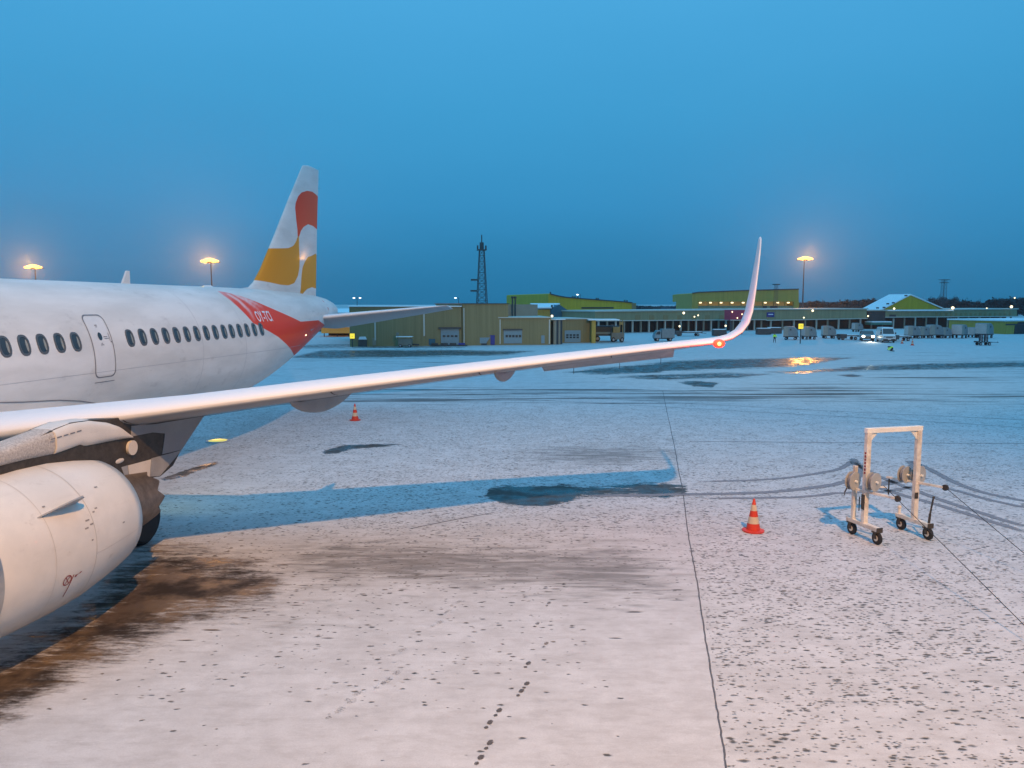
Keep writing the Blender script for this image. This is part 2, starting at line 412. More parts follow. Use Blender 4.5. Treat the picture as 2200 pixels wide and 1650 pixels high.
    n1 = math_n(nt, 'MULTIPLY', n1, sstep(nt, attr(nt, 'bare'), .0, .2))
    e1 = math_n(nt, 'ADD', attr(nt, 'bare'), n1)
    fth = attr(nt, 'feather')
    e1 = math_n(nt, 'MULTIPLY_ADD', math_n(nt, 'SUBTRACT', noise(nt, mp((.8, 1.8, 1)), 9, 6, .75), .5), math_n(nt, 'MULTIPLY', fth, 1.3), e1)
    e1 = math_n(nt, 'MULTIPLY_ADD', math_n(nt, 'SUBTRACT', noise(nt, mp((.35, 1.6, 1)), 1.7, 5, .7), .5), math_n(nt, 'MULTIPLY', fth, 1.0), e1)
    mk_bare = sstep(nt, e1, math_n(nt, 'MULTIPLY_ADD', fth, -.22, .50), math_n(nt, 'MULTIPLY_ADD', fth, .55, .60))
    # streaks
    e2 = math_n(nt, 'ADD', math_n(nt, 'MULTIPLY', attr(nt, 'streak'), .36), nS)
    e2 = math_n(nt, 'MULTIPLY_ADD', math_n(nt, 'SUBTRACT', noise(nt, mp((.05, .25, 1)), 1.3, 4, .6), .5), .38, e2)
    mk_st = math_n(nt, 'MULTIPLY', sstep(nt, e2, .78, .89), .85)
    nCl = noise(nt, mp((.8, 1.4, 1)), .9, 5, .62)
    # grain and spots : thawed pits
    def pits(scale, at, r0, r1, dens, st=(1, 1, 1), rot=0.):
        def mp(sc):
            n_ = nt.nodes.new('ShaderNodeMapping'); n_.inputs['Scale'].default_value = sc; n_.inputs['Rotation'].default_value = (0, 0, rot); nt.links.new(P, n_.inputs[0]); return n_.outputs[0]
        vo = nt.nodes.new('ShaderNodeTexVoronoi'); vo.inputs['Scale'].default_value = scale; vo.inputs['Randomness'].default_value = 1.
        w = nt.nodes.new('ShaderNodeVectorMath'); w.operation = 'MULTIPLY_ADD'
        nz = nt.nodes.new('ShaderNodeTexNoise'); nz.inputs['Scale'].default_value = scale*1.6; nz.inputs['Detail'].default_value = 2
        nt.links.new(mp(st), nz.inputs['Vector']); w.inputs[1].default_value = (.55/scale,)*3
        nt.links.new(nz.outputs['Color'], w.inputs[0]); nt.links.new(mp(st), w.inputs[2])
        nt.links.new(w.outputs[0], vo.inputs['Vector'])
        sp = nt.nodes.new('ShaderNodeSeparateColor'); nt.links.new(vo.outputs['Color'], sp.inputs[0])
        pres = math_n(nt, 'LESS_THAN', sp.outputs[0], math_n(nt, 'MULTIPLY', attr(nt, at), math_n(nt, 'MULTIPLY', math_n(nt, 'MULTIPLY', math_n(nt, 'POWER', nCl, 3.), 7.), dens)))
        rad = math_n(nt, 'MULTIPLY_ADD', math_n(nt, 'POWER', sp.outputs[1], 2.), r1-r0, r0)
        dn = math_n(nt, 'DIVIDE', vo.outputs['Distance'], rad)
        core = math_n(nt, 'SUBTRACT', 1.0, sstep(nt, dn, .40, 1.15))
        return math_n(nt, 'MULTIPLY', core, math_n(nt, 'MULTIPLY', pres, math_n(nt, 'MULTIPLY_ADD', sp.outputs[2], .35, .8)))
    mk_sp = pits(9.0, 'spots', .14, .38, 1.0, (.66, 1.25, 1))
    mk_gr = pits(9.5, 'grain', .18, .50, 1.15, (.62, 1.3, 1))
    mk_dg = pits(4.2, 'smear', .10, .34, 1.7, (.42, 1.9, 1), R(-9))
    mk_g2 = pits(17., 'grain', .22, .5, .7, (.7, 1.2, 1))
    pit = math_n(nt, 'MAXIMUM', math_n(nt, 'MAXIMUM', mk_sp, mk_dg), math_n(nt, 'MAXIMUM', mk_gr, math_n(nt, 'MULTIPLY', mk_g2, .95)))
    # grey smears (wind-thinned snow)
    nM = noise(nt, mp((.45, 2.4, 1)), 1.6, 6, .7, .4)
    e3 = math_n(nt, 'ADD', math_n(nt, 'MULTIPLY', attr(nt, 'smear'), .30), nM)
    mk_sm = math_n(nt, 'MULTIPLY', sstep(nt, e3, .58, .92), .62)
    mask = math_n(nt, 'MAXIMUM', math_n(nt, 'MAXIMUM', mk_bare, mk_st), math_n(nt, 'MAXIMUM', pit, mk_sm))
    snow = mixc(nt, nB, (.52, .52, .53), (.70, .70, .71))
    snow = mixc(nt, sstep(nt, nC, .35, .65), mixc(nt, .26, snow, (.34, .32, .31)), snow)
    nE = noise(nt, mp((.6, 1.5, 1)), 3.0, 7, .72)
    snow = mixc(nt, sstep(nt, nE, .42, .66), snow, mixc(nt, .30, snow, (.30, .28, .27)))
    snow = mixc(nt, sstep(nt, nF, .25, .75), mixc(nt, .30, snow, (.3, .29, .29)), snow)
    grey = mixc(nt, nB, (.022, .024, .026), (.075, .074, .068))
    brw = mixc(nt, sstep(nt, nC, .38, .60), (.030, .021, .016), (.105, .070, .042))
    asph = mixc(nt, attr(nt, 'brown'), grey, brw)
    col = mixc(nt, mask, snow, asph)
    nt.links.new(col, b.inputs['Base Color'])
    wet = math_n(nt, 'MULTIPLY', mk_bare, sstep(nt, nC, .30, .62))
    ro = math_n(nt, 'MULTIPLY_ADD', wet, -.62, .86)
    ro = math_n(nt, 'ADD', ro, math_n(nt, 'MULTIPLY', attr(nt, 'brown'), .12))
    nt.links.new(ro, b.inputs['Roughness'])
    b.inputs['Specular IOR Level'].default_value = .4
    bm = nt.nodes.new('ShaderNodeBump'); bm.inputs['Strength'].default_value = .55; bm.inputs['Distance'].default_value = .025
    hh = math_n(nt, 'MULTIPLY_ADD', math_n(nt, 'MAXIMUM', mask, 0.), -1.0, math_n(nt, 'MULTIPLY', nB, .55))
    hh = math_n(nt, 'MULTIPLY_ADD', math_n(nt, 'MULTIPLY', nF, math_n(nt, 'SUBTRACT', 1., mk_bare)), .18, hh)
    nt.links.new(hh, bm.inputs['Height']); nt.links.new(bm.outputs[0], b.inputs['Normal'])
    me.materials.append(m)
    o = bpy.data.objects.new('ground', me); COL.objects.link(o); o['kind'] = 'structure'
build_ground()

# marks in the snow: slab joint, tyre tracks, footprints (thin sheets a few mm above the snow)
def soft_mark(name, col, lo, hi, scale, dens):
    m, nt, b = nodes(name)
    tc = nt.nodes.new('ShaderNodeTexCoord')
    n = noise(nt, tc.outputs['Object'], scale, 5, .65)
    at = attr(nt, 'edge')
    a = sstep(nt, math_n(nt, 'MULTIPLY_ADD', at, dens, n), lo, hi)
    nt.links.new(a, b.inputs['Alpha']); b.inputs['Base Color'].default_value = (*col, 1); b.inputs['Roughness'].default_value = .75
    return m
MT = soft_mark('slush', (.22, .22, .24), .60, 1.45, 7, .85)
MTD = soft_mark('slush_dark', (.10, .10, .11), .75, 1.2, 6, .75)
MF = soft_mark('thawed_print', (.10, .085, .08), .80, 1.25, 42, .72)
def strip(name, pts, w, mt, z=.005, taper=True, wob=0.):
    pts = [Vector((p[0], p[1], 0)) for p in catmull([(q.x, q.y) for q in pts], 8, False)]
    vs, fs, ed = [], [], []
    for i, p in enumerate(pts):
        d = (pts[min(i+1, len(pts)-1)]-pts[max(i-1, 0)]).normalized(); nn = Vector((-d.y, d.x, 0))
        k = min(1, min(i, len(pts)-1-i)/4) if taper else 1
        off = random.uniform(-wob, wob)
        for j, t in enumerate((-1, -.55, 0, .55, 1)):
            vs.append(p+nn*(t*w/2+off)+Vector((0, 0, z))); ed.append(k*(0, .8, 1, .8, 0)[j])
    for i in range(len(pts)-1):
        for j in range(4): a = i*5+j; fs.append((a, a+5, a+6, a+1))
    m = MB().add(vs, fs); o = m.build(name, mt); set_attr(o.data, 'edge', ed); o['kind'] = 'structure'
    if o.data.polygons[0].normal.z < 0: o.data.flip_normals()
    return o
g = lambda *a: [G(u, v) for u, v in a]
jp = []
for u, v in [(1418, 800), (1424, 840), (1430, 870), (1447, 950), (1458, 1010), (1468, 1060), (1476, 1130), (1485, 1185), (1496, 1240), (1506, 1310), (1520, 1400), (1537, 1500), (1550, 1580), (1560, 1650), (1575, 1760)]:
    jp.append(G(u, v))
strip('slab_joint', jp[1:], .036, MTD, .004, False, .008)
for nm, pts, w in (('tyre_track', [(1240, 1066), (1380, 1064), (1490, 1062), (1640, 1058), (1760, 1046), (1820, 1034), (1845, 1018), (1835, 990), (1828, 986)], .22),
                   ('tyre_track', [(1490, 1036), (1650, 1030), (1760, 1017), (1812, 1004), (1832, 988)], .16),
                   ('tyre_track', [(1480, 1071), (1700, 1069), (1800, 1060), (1900, 1056), (1990, 1040)], .16),
                   ('tyre_track', [(1952, 988), (1966, 1000), (1962, 1018), (1940, 1030), (1880, 1043), (1830, 1052)], .30),
                   ('tyre_track', [(1832, 988), (1870, 1016), (1930, 1040), (1990, 1063), (2080, 1094), (2230, 1140)], .20),
                   ('tyre_track', [(1866, 1030), (1900, 1052), (1990, 1078), (2080, 1105), (2230, 1152)], .20),
                   ('tyre_track', [(1956, 990), (2000, 1010), (2060, 1040), (2120, 1060), (2240, 1084)], .20),
                   ('tyre_track', [(2000, 1042), (2060, 1056), (2130, 1075), (2240, 1098)], .18)):
    strip(nm, g(*pts), w*1.7, MT, wob=.02)
for pts in ([(880, 850), (1200, 862), (1600, 884), (1900, 900), (2250, 922)], [(1100, 845), (1400, 862), (1800, 884), (2250, 904)],
            [(1480, 948), (1800, 951), (2250, 953)]):
    strip('pavement_crack', g(*pts), .10, MTD, .004, False, .02)
strip('pavement_crack', g((850, 1143), (960, 1120), (1090, 1096)), .06, MTD)
mb = MB(); ed = []
def footprint(P, ang, s, dark=1.):
    c, sn = math.cos(ang), math.sin(ang)
    for (oy, rx, ry) in ((.055, .052, .085), (-.105, .038, .05)):
        b0 = len(mb.v); vs = [(P.x-sn*oy*s, P.y+c*oy*s, .005)]; ed.append(dark)
        for ring, e in ((.75, .85*dark), (1.2, 0)):
            for k in range(14):
                t = 2*math.pi*k/14; x = rx*s*ring*math.cos(t)*(1+random.uniform(-.1, .1)); y = oy*s+ry*s*ring*math.sin(t)
                vs.append((P.x+c*x-sn*y, P.y+sn*x+c*y, .005)); ed.append(e)
        fs = [(0, 1+k, 1+(k+1) % 14) for k in range(14)]+[(1+k, 15+k, 15+(k+1) % 14, 1+(k+1) % 14) for k in range(14)]
        mb.add(vs, fs)
for u, v in [(1178, 1298), (1153, 1342), (1172, 1385), (1133, 1428), (1130, 1472), (1118, 1488), (1070, 1530), (1050, 1556), (1050, 1600), (1030, 1632), (1000, 1700)]:
    footprint(G(u, v), R(-20), .82, .80+.2*(v > 1400))
for u, v in [(980, 1296), (958, 1316), (940, 1340), (858, 1400), (846, 1450), (822, 1470), (760, 1495), (748, 1512), (722, 1532)]:
    footprint(G(u, v), R(-32), 1.25, .62)
tag(mb.build('footprint_trail', MF), kind='structure'); set_attr(bpy.data.objects['footprint_trail'].data, 'edge', ed)

# ================================================================== AIRCRAFT
# local frame: x = aft, y = starboard, z = up, origin on the ground under the cabin
PSI = R(8.734)
AC = empty('airliner', (-11.727, 22.256, 0), math.pi/2-PSI,
           'white narrow-body airliner with red and orange tail waves, parked on the snowy apron', 'airliner')
AX, AYl = Vector((math.sin(PSI), math.cos(PSI), 0)), Vector((-math.cos(PSI), math.sin(PSI), 0))
AO = Vector(AC.location)
def A2W(p): return AO+AX*p[0]+AYl*p[1]+Vector((0, 0, p[2]))
def W2A(P): d = Vector(P)-AO; return Vector((d.dot(AX), d.dot(AYl), P[2]))
def onT(u, v, t):
    """aircraft (s, z) of the photo pixel on the plane t metres to port"""
    d = ray(u, v); o = Vector((0, 0, CH))
    n = AYl; k = (-t-(o-AO).dot(n))/d.dot(n); P = W2A(o+d*k)
    return P.x, P.z
def W2A_arr(): pass
SEC = [(-26.9, 3.62, 3.42, .05), (-26.6, 3.92, 3.05, .45), (-26.0, 4.28, 2.70, .85), (-25.0, 4.80, 2.32, 1.28), (-24.0, 5.32, 2.08, 1.58), (-22.8, 5.72, 1.88, 1.82),
       (-21.0, 5.91, 1.79, 1.96), (-19.0, 5.92, 1.78, 1.975), (4.3, 5.92, 1.78, 1.975), (6.0, 5.92, 1.86, 1.96), (7.5, 5.91, 2.08, 1.90), (9.0, 5.90, 2.42, 1.78), (10.5, 5.88, 2.82, 1.61),
       (12.0, 5.84, 3.26, 1.39), (13.5, 5.78, 3.70, 1.15), (15.0, 5.69, 4.14, .87), (16.2, 5.54, 4.44, .63), (17.0, 5.34, 4.60, .43), (17.39, 5.16, 4.72, .25)]
SS = np.array([s[0] for s in SEC])
def _h(x, col):
    y = np.array([s[col] for s in SEC]); m = np.gradient(y, SS)
    i = int(np.clip(np.searchsorted(SS, x)-1, 0, len(SS)-2)); h = SS[i+1]-SS[i]; t = min(max((x-SS[i])/h, 0), 1)
    # monotone-ish hermite
    dlt = (y[i+1]-y[i])/h; m0, m1 = m[i], m[i+1]
    if abs(dlt) < 1e-6: m0 = m1 = 0
    else:
        m0 = dlt*min(max(m0/dlt, 0), 2.5); m1 = dlt*min(max(m1/dlt, 0), 2.5)
    return (2*t**3-3*t**2+1)*y[i]+(t**3-2*t*t+t)*h*m0+(-2*t**3+3*t*t)*y[i+1]+(t**3-t*t)*h*m1
def fsec(x): return _h(x, 1), _h(x, 2), _h(x, 3)
def surf(s, z, off=0.):
    """port surface point"""
    zt, zb, w = fsec(s); zc, h = (zt+zb)/2, (zt-zb)/2; q = max(-1, min(1, (z-zc)/h)); c = math.sqrt(max(0, 1-q*q))
    n = Vector((0, -c/w, q/h)).normalized()
    return Vector((s, -w*c, z))+n*off
NS = 96
xs = list(np.arange(-26.9, -19, .25))+list(np.arange(-19, 2, .6))+list(np.arange(2, 17.4, .09))+[17.39]
rings = []
for x in xs:
    zt, zb, w = fsec(x); zc, h = (zt+zb)/2, (zt-zb)/2
    rings.append([(x, w*math.sin(2*math.pi*k/NS), zc+h*math.cos(2*math.pi*k/NS)) for k in range(NS)])
mbf = MB().rings(rings)
# livery : white / red swoosh as signed distances carried by the skin itself
def livery_mat():
    m, nt, b = nodes('tail_livery')
    tc = nt.nodes.new('ShaderNodeTexCoord')
    n = noise(nt, mapping(nt, tc.outputs['Object'], (.35, 1, 1.2)), 1.1, 5, .6)
    white = mixc(nt, sstep(nt, n, .3, .7), (.60, .585, .56), (.74, .725, .70))
    blt = noise(nt, mapping(nt, tc.outputs['Object'], (.6, 1, 1)), 3.1, 6, .7); white = mixc(nt, math_n(nt, 'MULTIPLY', sstep(nt, blt, .56, .74), .30), white, (.30, .28, .27))
    red = (.76, .042, .004); org = (.70, .27, .003)
    s1 = sstep(nt, attr(nt, 'sd_red'), -.35, .35); s2 = sstep(nt, attr(nt, 'sd_orange'), -.35, .35)
    fade = attr(nt, 'fade')
    redc = mixc(nt, fade, red, mixc(nt, .25, (.80, .70, .70), red))
    c = mixc(nt, s1, white, redc); c = mixc(nt, s2, c, org)
    nt.links.new(c, b.inputs['Base Color'])
    b.inputs['Roughness'].default_value = .5; b.inputs['Coat Weight'].default_value = .06; b.inputs['Coat Roughness'].default_value = .12; b.inputs['Specular IOR Level'].default_value = .3
    nz = noise(nt, tc.outputs['Object'], 1.7, 3, .5)
    bm = nt.nodes.new('ShaderNodeBump'); bm.inputs['Strength'].default_value = .12; bm.inputs['Distance'].default_value = .02
    nt.links.new(nz, bm.inputs['Height']); nt.links.new(bm.outputs[0], b.inputs['Normal'])
    return m
M['livery'] = livery_mat()
fus = mbf.build('fuselage', 'livery', AC, smooth=True)
def pix_local(arr):
    a = np.asarray(arr, float).reshape(-1, 3)
    W = np.outer(a[:, 0], np.array(AX))+np.outer(a[:, 1], np.array(AYl)); W[:, 2] += a[:, 2]
    W += np.array(AO); return px(W)
co = np.array([v.co for v in fus.data.vertices]); cp = co.copy(); cp[:, 1] = -np.abs(cp[:, 1])
U, V = pix_local(cp)
c3 = lambda pts: [(400+.2*x, 560+.2*y) for x, y in pts]
RED = c3([(330, 322), (450, 345), (600, 385), (750, 440), (900, 505), (1050, 570), (1150, 615), (1230, 655), (1320, 648), (1420, 640), (1500, 700), (1450, 830), (1375, 840), (1300, 925), (1200, 1020), (1170, 1040), (1130, 960), (1080, 900), (990, 820), (900, 765), (800, 710), (720, 670), (640, 580), (560, 500), (470, 420), (400, 372)])
aft = (co[:, 0] > 3) & (cp[:, 1] < -.002)
sd = np.where(aft, poly_sd(U, V, RED)*.6, -5.)
set_attr(fus.data, 'sd_red', sd); set_attr(fus.data, 'sd_orange', np.full(len(co), -5.))
fade = np.zeros(len(co))
for Lp, w in (([(440, 352), (560, 425), (680, 540), (730, 630)], 3.), ([(500, 352), (640, 425), (760, 510), (800, 560)], 3.), ([(600, 388), (760, 470), (900, 560), (990, 660)], 2.4), ([(700, 430), (830, 500), (900, 545)], 2.)):
    fade = np.maximum(fade, np.clip(1.15-line_d(U, V, c3(Lp))/w, 0, 1))
fade = np.maximum(fade, np.clip((505-U)/60, 0, .75)); fade *= np.clip((560-(U+(V-680)*.5))/45, 0, 1)
set_attr(fus.data, 'fade', fade)
bvh = BVHTree.FromPolygons([tuple(v) for v in mbf.v], [tuple(f) for f in mbf.f])
def hit(u, v):
    o = W2A(Vector((0, 0, CH))); d = ray(u, v); dl = Vector((d.dot(AX), d.dot(AYl), d.z)).normalized()
    o = Vector((W2A(Vector((0, 0, CH))).x, W2A(Vector((0, 0, CH))).y, CH))
    h = bvh.ray_cast(o, dl)
    return h[0]

# cabin windows
ZW = 4.414
def oval(s, z, rw, rh, off, n=20, p=2.6):
    out = []
    for k in range(n):
        t = 2*math.pi*k/n; c, sn = math.cos(t), math.sin(t)
        x = s+rw*math.copysign(abs(c)**(2/p), c); zz = z+rh*math.copysign(abs(sn)**(2/p), sn)
        out.append(surf(x, zz, off))
    return out
def cabin_window(s):
    z = ZW
    f = MB().rings([oval(s, z, .165, .235, .001), oval(s, z, .16, .228, .012), oval(s, z, .118, .182, .012), oval(s, z, .112, .175, -.02)], caps=False)
    fo = f.build('cabin_window', 'cabin_frame', AC)
    p = oval(s, z, .115, .178, .002); q = oval(s, z, .115, .178, .003)
    g1 = MB(); g1.add(p+[surf(s, z, .002)], [(k, (k+1) % 20, 20) for k in range(20)]); g1.build('pane', 'pane_dark', fo)
    pts = [surf(s+.012+.062+.034*math.cos(t), z-.01+.135*math.sin(t), .004) for t in [2*math.pi*k/16 for k in range(16)]]
    MB().add(pts, [tuple(range(16))]).build('pane_edge', 'cabin_pane', fo)
for k in range(-3, 5): cabin_window(-5.663+.533*k)
for k in range(15): cabin_window(-1.503+.533*k-(.004*k*k if k > 9 else 0)*.1)

# exit door
TL, TR, BR, BL = hit(169, 677), hit(213, 675), hit(250, 806), hit(204, 815)
ds0, ds1 = (TL.x+BL.x)/2, (TR.x+BR.x)/2; dz1, dz0 = (TL.z+TR.z)/2, (BL.z+BR.z)/2
def rrect(x0, z0, x1, z1, r, nn=6, ne=14):
    P = []
    for cx, cz, a0 in ((x1-r, z1-r, 0), (x0+r, z1-r, 90), (x0+r, z0+r, 180), (x1-r, z0+r, 270)):
        for k in range(nn+1):
            a = R(a0+90*k/nn); P.append((cx+r*math.cos(a), cz+r*math.sin(a)))
    out = []
    for i, p in enumerate(P):
        q = P[(i+1) % len(P)]; L = math.hypot(q[0]-p[0], q[1]-p[1]); n = max(1, int(L/.12))
        for k in range(n): out.append((p[0]+(q[0]-p[0])*k/n, p[1]+(q[1]-p[1])*k/n))
    return out
def door(s0, s1, z0, z1, name='exit_door'):
    P = rrect(s0, z0, s1, z1, .16); cx, cz = (s0+s1)/2, (z0+z1)/2
    inn = []
    for x, z in P:
        d = Vector((cx-x, cz-z)); L = .026; inn.append((x+L*(1 if d.x > 0 else -1), z+L*(1 if d.y > 0 else -1)))
    ring = MB().rings([[surf(x, z, .006) for x, z in P], [surf(x, z, .006) for x, z in inn]], caps=False)
    # door skin: grid proud of the fuselage by 3 mm
    g2 = MB(); nx, nz = 6, 24
    vs = [surf(s0+.05+(s1-s0-.1)*i/nx, z0+.06+(z1-z0-.12)*j/nz, .003) for j in range(nz+1) for i in range(nx+1)]
    g2.add(vs, [(j*(nx+1)+i, j*(nx+1)+i+1, (j+1)*(nx+1)+i+1, (j+1)*(nx+1)+i) for j in range(nz) for i in range(nx)])
    do = g2.build(name, 'white_paint', AC, smooth=True)
    ring.build('door_outline', 'outline', do)
    c = [surf(cx-.03+.075*math.cos(t), z0+(z1-z0)*.655+.10*math.sin(t), .008) for t in [2*math.pi*k/18 for k in range(18)]]
    MB().add(c, [tuple(range(18))]).build('door_window', 'pane_dark', do)
    mk = MB()
    for (dx, dz, w, h) in ((-.03, .83, .09, .022), (-.03, .805, .07, .014), (.16, .645, .14, .02), (.19, .615, .16, .016), (-.02, .545, .06, .018), (-.02, .52, .12, .018), (.30, .64, .02, .2), (.33, .56, .05, .03)):
        zz = z0+(z1-z0)*dz
        mk.add([surf(cx+dx-w/2, zz-h/2, .009), surf(cx+dx+w/2, zz-h/2, .009), surf(cx+dx+w/2, zz+h/2, .009), surf(cx+dx-w/2, zz+h/2, .009)], [(0, 1, 2, 3)])
    mk.build('door_lettering', 'outline', do)
    x0_, x1_ = s0+.02, s1-.02
    MB().rings([[surf(x0_+(x1_-x0_)*i/6, z0-.10-dz, .006) for i in range(7)] for dz in (0, .018)], closed=False, caps=False).build('door_sill', 'outline', do)
door(ds0, ds1, dz0, dz1)
# panel joints
mj = MB()
for s in (1.9, 4.6, 12.55, 13.9):
    zt, zb, w = fsec(s); zs = np.linspace(zb+.15, zt-.1, 30)
    mj.rings([[surf(s+d, z, .003) for z in zs] for d in (0, .014)], closed=False, caps=False)
for z in (3.62,):
    mj.rings([[surf(s, z+d, .003) for s in np.linspace(-12, 10, 70)] for d in (0, .010)], closed=False, caps=False)
mj.build('panel_joints', mat('joint', (.42, .42, .44), .6), AC)
# registration
vs, fs = text_mesh('OY-TCI', .62, True)
ctr = hit(567, 681)
mt_ = MB(); mt_.add([surf(ctr.x+v.x*.60, ctr.z+v.y*.85, .012) for v in vs], fs); mt_.build('registration_lettering', 'white_text', AC)
# small fuselage fittings, and a painted highlight on the swoosh
mf = MB(); a0 = surf(13.1, 4.15, .0)
s_, _z = onT(268, 612, 0)
mf.prism([(s_-.16, 5.88), (s_+.22, 5.88), (s_+.22, 6.30), (s_+.10, 6.30)], lambda p, s: (p[0], .03 if s else -.03, p[1])); mf.build('blade_antenna', 'white_paint', AC)
s_, _z = onT(446, 620, 0); MB().cyl((s_, 0, 5.90), (s_, 0, 5.97), .22, .12, 20).build('antenna_dome', 'white_paint', AC, smooth='auto')
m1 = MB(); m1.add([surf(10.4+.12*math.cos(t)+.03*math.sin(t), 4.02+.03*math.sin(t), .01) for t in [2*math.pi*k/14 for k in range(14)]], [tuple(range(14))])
m1.build('swoosh_highlight', 'lamp_small', AC)  # glowing patch painted in place of a highlight on the red swoosh

# belly fairing
bf = []
for x, w, zb, zt in ((-13.6, .3, 1.86, 2.2), (-12.6, 1.35, 1.62, 2.5), (-11, 1.98, 1.42, 2.95), (-8, 2.12, 1.36, 3.2), (-4.5, 2.14, 1.36, 3.25), (-1.5, 2.02, 1.42, 2.9), (.2, 1.45, 1.55, 2.5), (1.4, .3, 1.75, 2.1)):
    zc, h = (zt+zb)/2, (zt-zb)/2
    bf.append([(x, w*math.copysign(abs(math.sin(t))**.75, math.sin(t)), zc+h*math.copysign(abs(math.cos(t))**.75, math.cos(t))) for t in [2*math.pi*k/48 for k in range(48)]])
MB().rings(bf).build('belly_fairing', 'white_paint', AC, smooth=True)
# fairing joint line seen above the wing root
pl = [onT(u, v, 2.0) for u, v in [(-60, 866), (0, 865), (60, 864), (140, 860), (190, 862), (228, 867)]]
ml = MB(); ml.rings([[surf(s, z+d, .01 if True else 0) for s, z in pl] for d in (-.012, .012)], closed=False, caps=False)
ml.build('fairing_joint', 'outline', AC)

# ---- aerofoil lofting
def foil(n=18):
    xs_ = [(.5*(1-math.cos(math.pi*k/n))) for k in range(n+1)]
    yt = lambda x: 5*(.2969*math.sqrt(x)-.126*x-.3516*x*x+.2843*x**3-.1036*x**4)
    up = [(x, yt(x)*1.05) for x in xs_]; lo = [(x, -yt(x)*.85) for x in xs_]
    return up[::-1]+lo[1:-1]
FO = foil()
def wing_ring(t, sle, zz, ch, th, nrm=(0, 0, 1), tw=0., side=-1):
    n = Vector(nrm); out = []
    for x, y in FO:
        dx = (x)*ch; dz = y*th*ch-(x-.25)*ch*math.sin(tw)
        out.append(Vector((sle+dx, side*(t+n.y*dz), zz+n.z*dz)))
    return out
def LE(t): return -2.04-(17.12-t)*.51
def ZWG(t): return 4.47-(17.12-t)*.096-.0012*(17.12-t)**2
WST = []  # t, s_le, z, chord, th, normal(y,z)
for t in (0.5, 1.9, 3.2, 4.6, 6.4, 8.2, 10, 12, 14, 15.6, 16.5, 16.9):
    ch = np.interp(t, [.5, 1.9, 6.4, 17.1], [7.0, 6.3, 3.95, 1.6]); th = np.interp(t, [0, 6.4, 17], [.15, .12, .10])
    WST.append((t, LE(t), ZWG(t), ch, th, (0, 0, 1), np.interp(t, [0, 17], [R(3.5), R(0)])))
for t, s, z, ch, a in ((17.25, -2.0, 4.54, 1.5, 22), (17.48, -1.88, 4.68, 1.42, 42), (17.63, -1.78, 4.88, 1.33, 62), (17.72, -1.66, 5.15, 1.22, 76), (17.80, -1.48, 5.6, 1.02, 82), (17.88, -1.28, 6.15, .80, 84), (17.95, -1.06, 6.65, .58, 85), (17.97, -.95, 6.84, .44, 86), (17.975, -.82, 6.90, .22, 86)):
    WST.append((t, s, z, ch, .09, (0, -math.sin(R(a)), math.cos(R(a))), 0.))
def wing_mesh(side):
    return MB().rings([wing_ring(t, s, z, ch, th, n, tw, side) for t, s, z, ch, th, n, tw in WST])
def wing_mat():
    m, nt, b = nodes('frosted_wing')
    tc = nt.nodes.new('ShaderNodeTexCoord'); gm = nt.nodes.new('ShaderNodeNewGeometry')
    sp = nt.nodes.new('ShaderNodeSeparateXYZ'); nt.links.new(gm.outputs['Normal'], sp.inputs[0])
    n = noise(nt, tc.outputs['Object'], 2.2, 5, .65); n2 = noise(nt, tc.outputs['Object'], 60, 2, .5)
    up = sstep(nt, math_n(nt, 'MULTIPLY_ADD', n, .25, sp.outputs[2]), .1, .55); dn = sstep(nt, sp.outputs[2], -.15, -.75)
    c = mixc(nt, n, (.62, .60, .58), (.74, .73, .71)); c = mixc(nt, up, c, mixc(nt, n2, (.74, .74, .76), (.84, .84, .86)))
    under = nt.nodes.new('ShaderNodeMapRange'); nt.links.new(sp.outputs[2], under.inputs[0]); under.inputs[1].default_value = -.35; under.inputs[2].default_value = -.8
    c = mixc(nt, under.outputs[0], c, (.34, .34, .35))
    nt.links.new(c, b.inputs['Base Color']); b.inputs['Roughness'].default_value = .5
    bm = nt.nodes.new('ShaderNodeBump'); bm.inputs['Strength'].default_value = .2; bm.inputs['Distance'].default_value = .01
    nt.links.new(n2, bm.inputs['Height']); nt.links.new(bm.outputs[0], b.inputs['Normal'])
    return m
M['wing'] = wing_mat()
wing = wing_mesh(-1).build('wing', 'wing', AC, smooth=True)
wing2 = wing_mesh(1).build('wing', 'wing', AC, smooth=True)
# slat gaps on the leading edge
for t in (6.0, 9.25, 11.9, 14.55):
    ch = np.interp(t, [6.4, 17.1], [3.95, 1.6]); th = np.interp(t, [0, 6.4, 17], [.15, .12, .10]); tw = np.interp(t, [0, 17], [R(3.5), 0])
    a_ = []
    for dt in (-.012, .012):
        rg = wing_ring(t+dt, LE(t+dt), ZWG(t+dt), ch, th*1.03, (0, 0, 1), tw)
        a_.append([p+Vector((-.008, 0, 0)) for p in rg[19:23]])
    MB().rings(a_, closed=False, caps=False).build('slat_gap', 'dark_metal', wing)
# slat trailing lip: thin dark line under the leading edge
a_ = []
for t in np.linspace(2.3, 16.2, 30):
    ch = np.interp(t, [.5, 1.9, 6.4, 17.1], [7.0, 6.3, 3.95, 1.6]); th = np.interp(t, [0, 6.4, 17], [.15, .12, .10]); tw = np.interp(t, [0, 17], [R(3.5), 0])
    rg = wing_ring(t, LE(t), ZWG(t), ch, th, (0, 0, 1), tw); a_.append(rg)
a2 = [[r_[23]+Vector((0, 0, -.012)), r_[24]+Vector((0, 0, -.018))] for r_ in a_]
MB().rings(a2, closed=False, caps=False).build('slat_edge', 'dark_metal', wing)
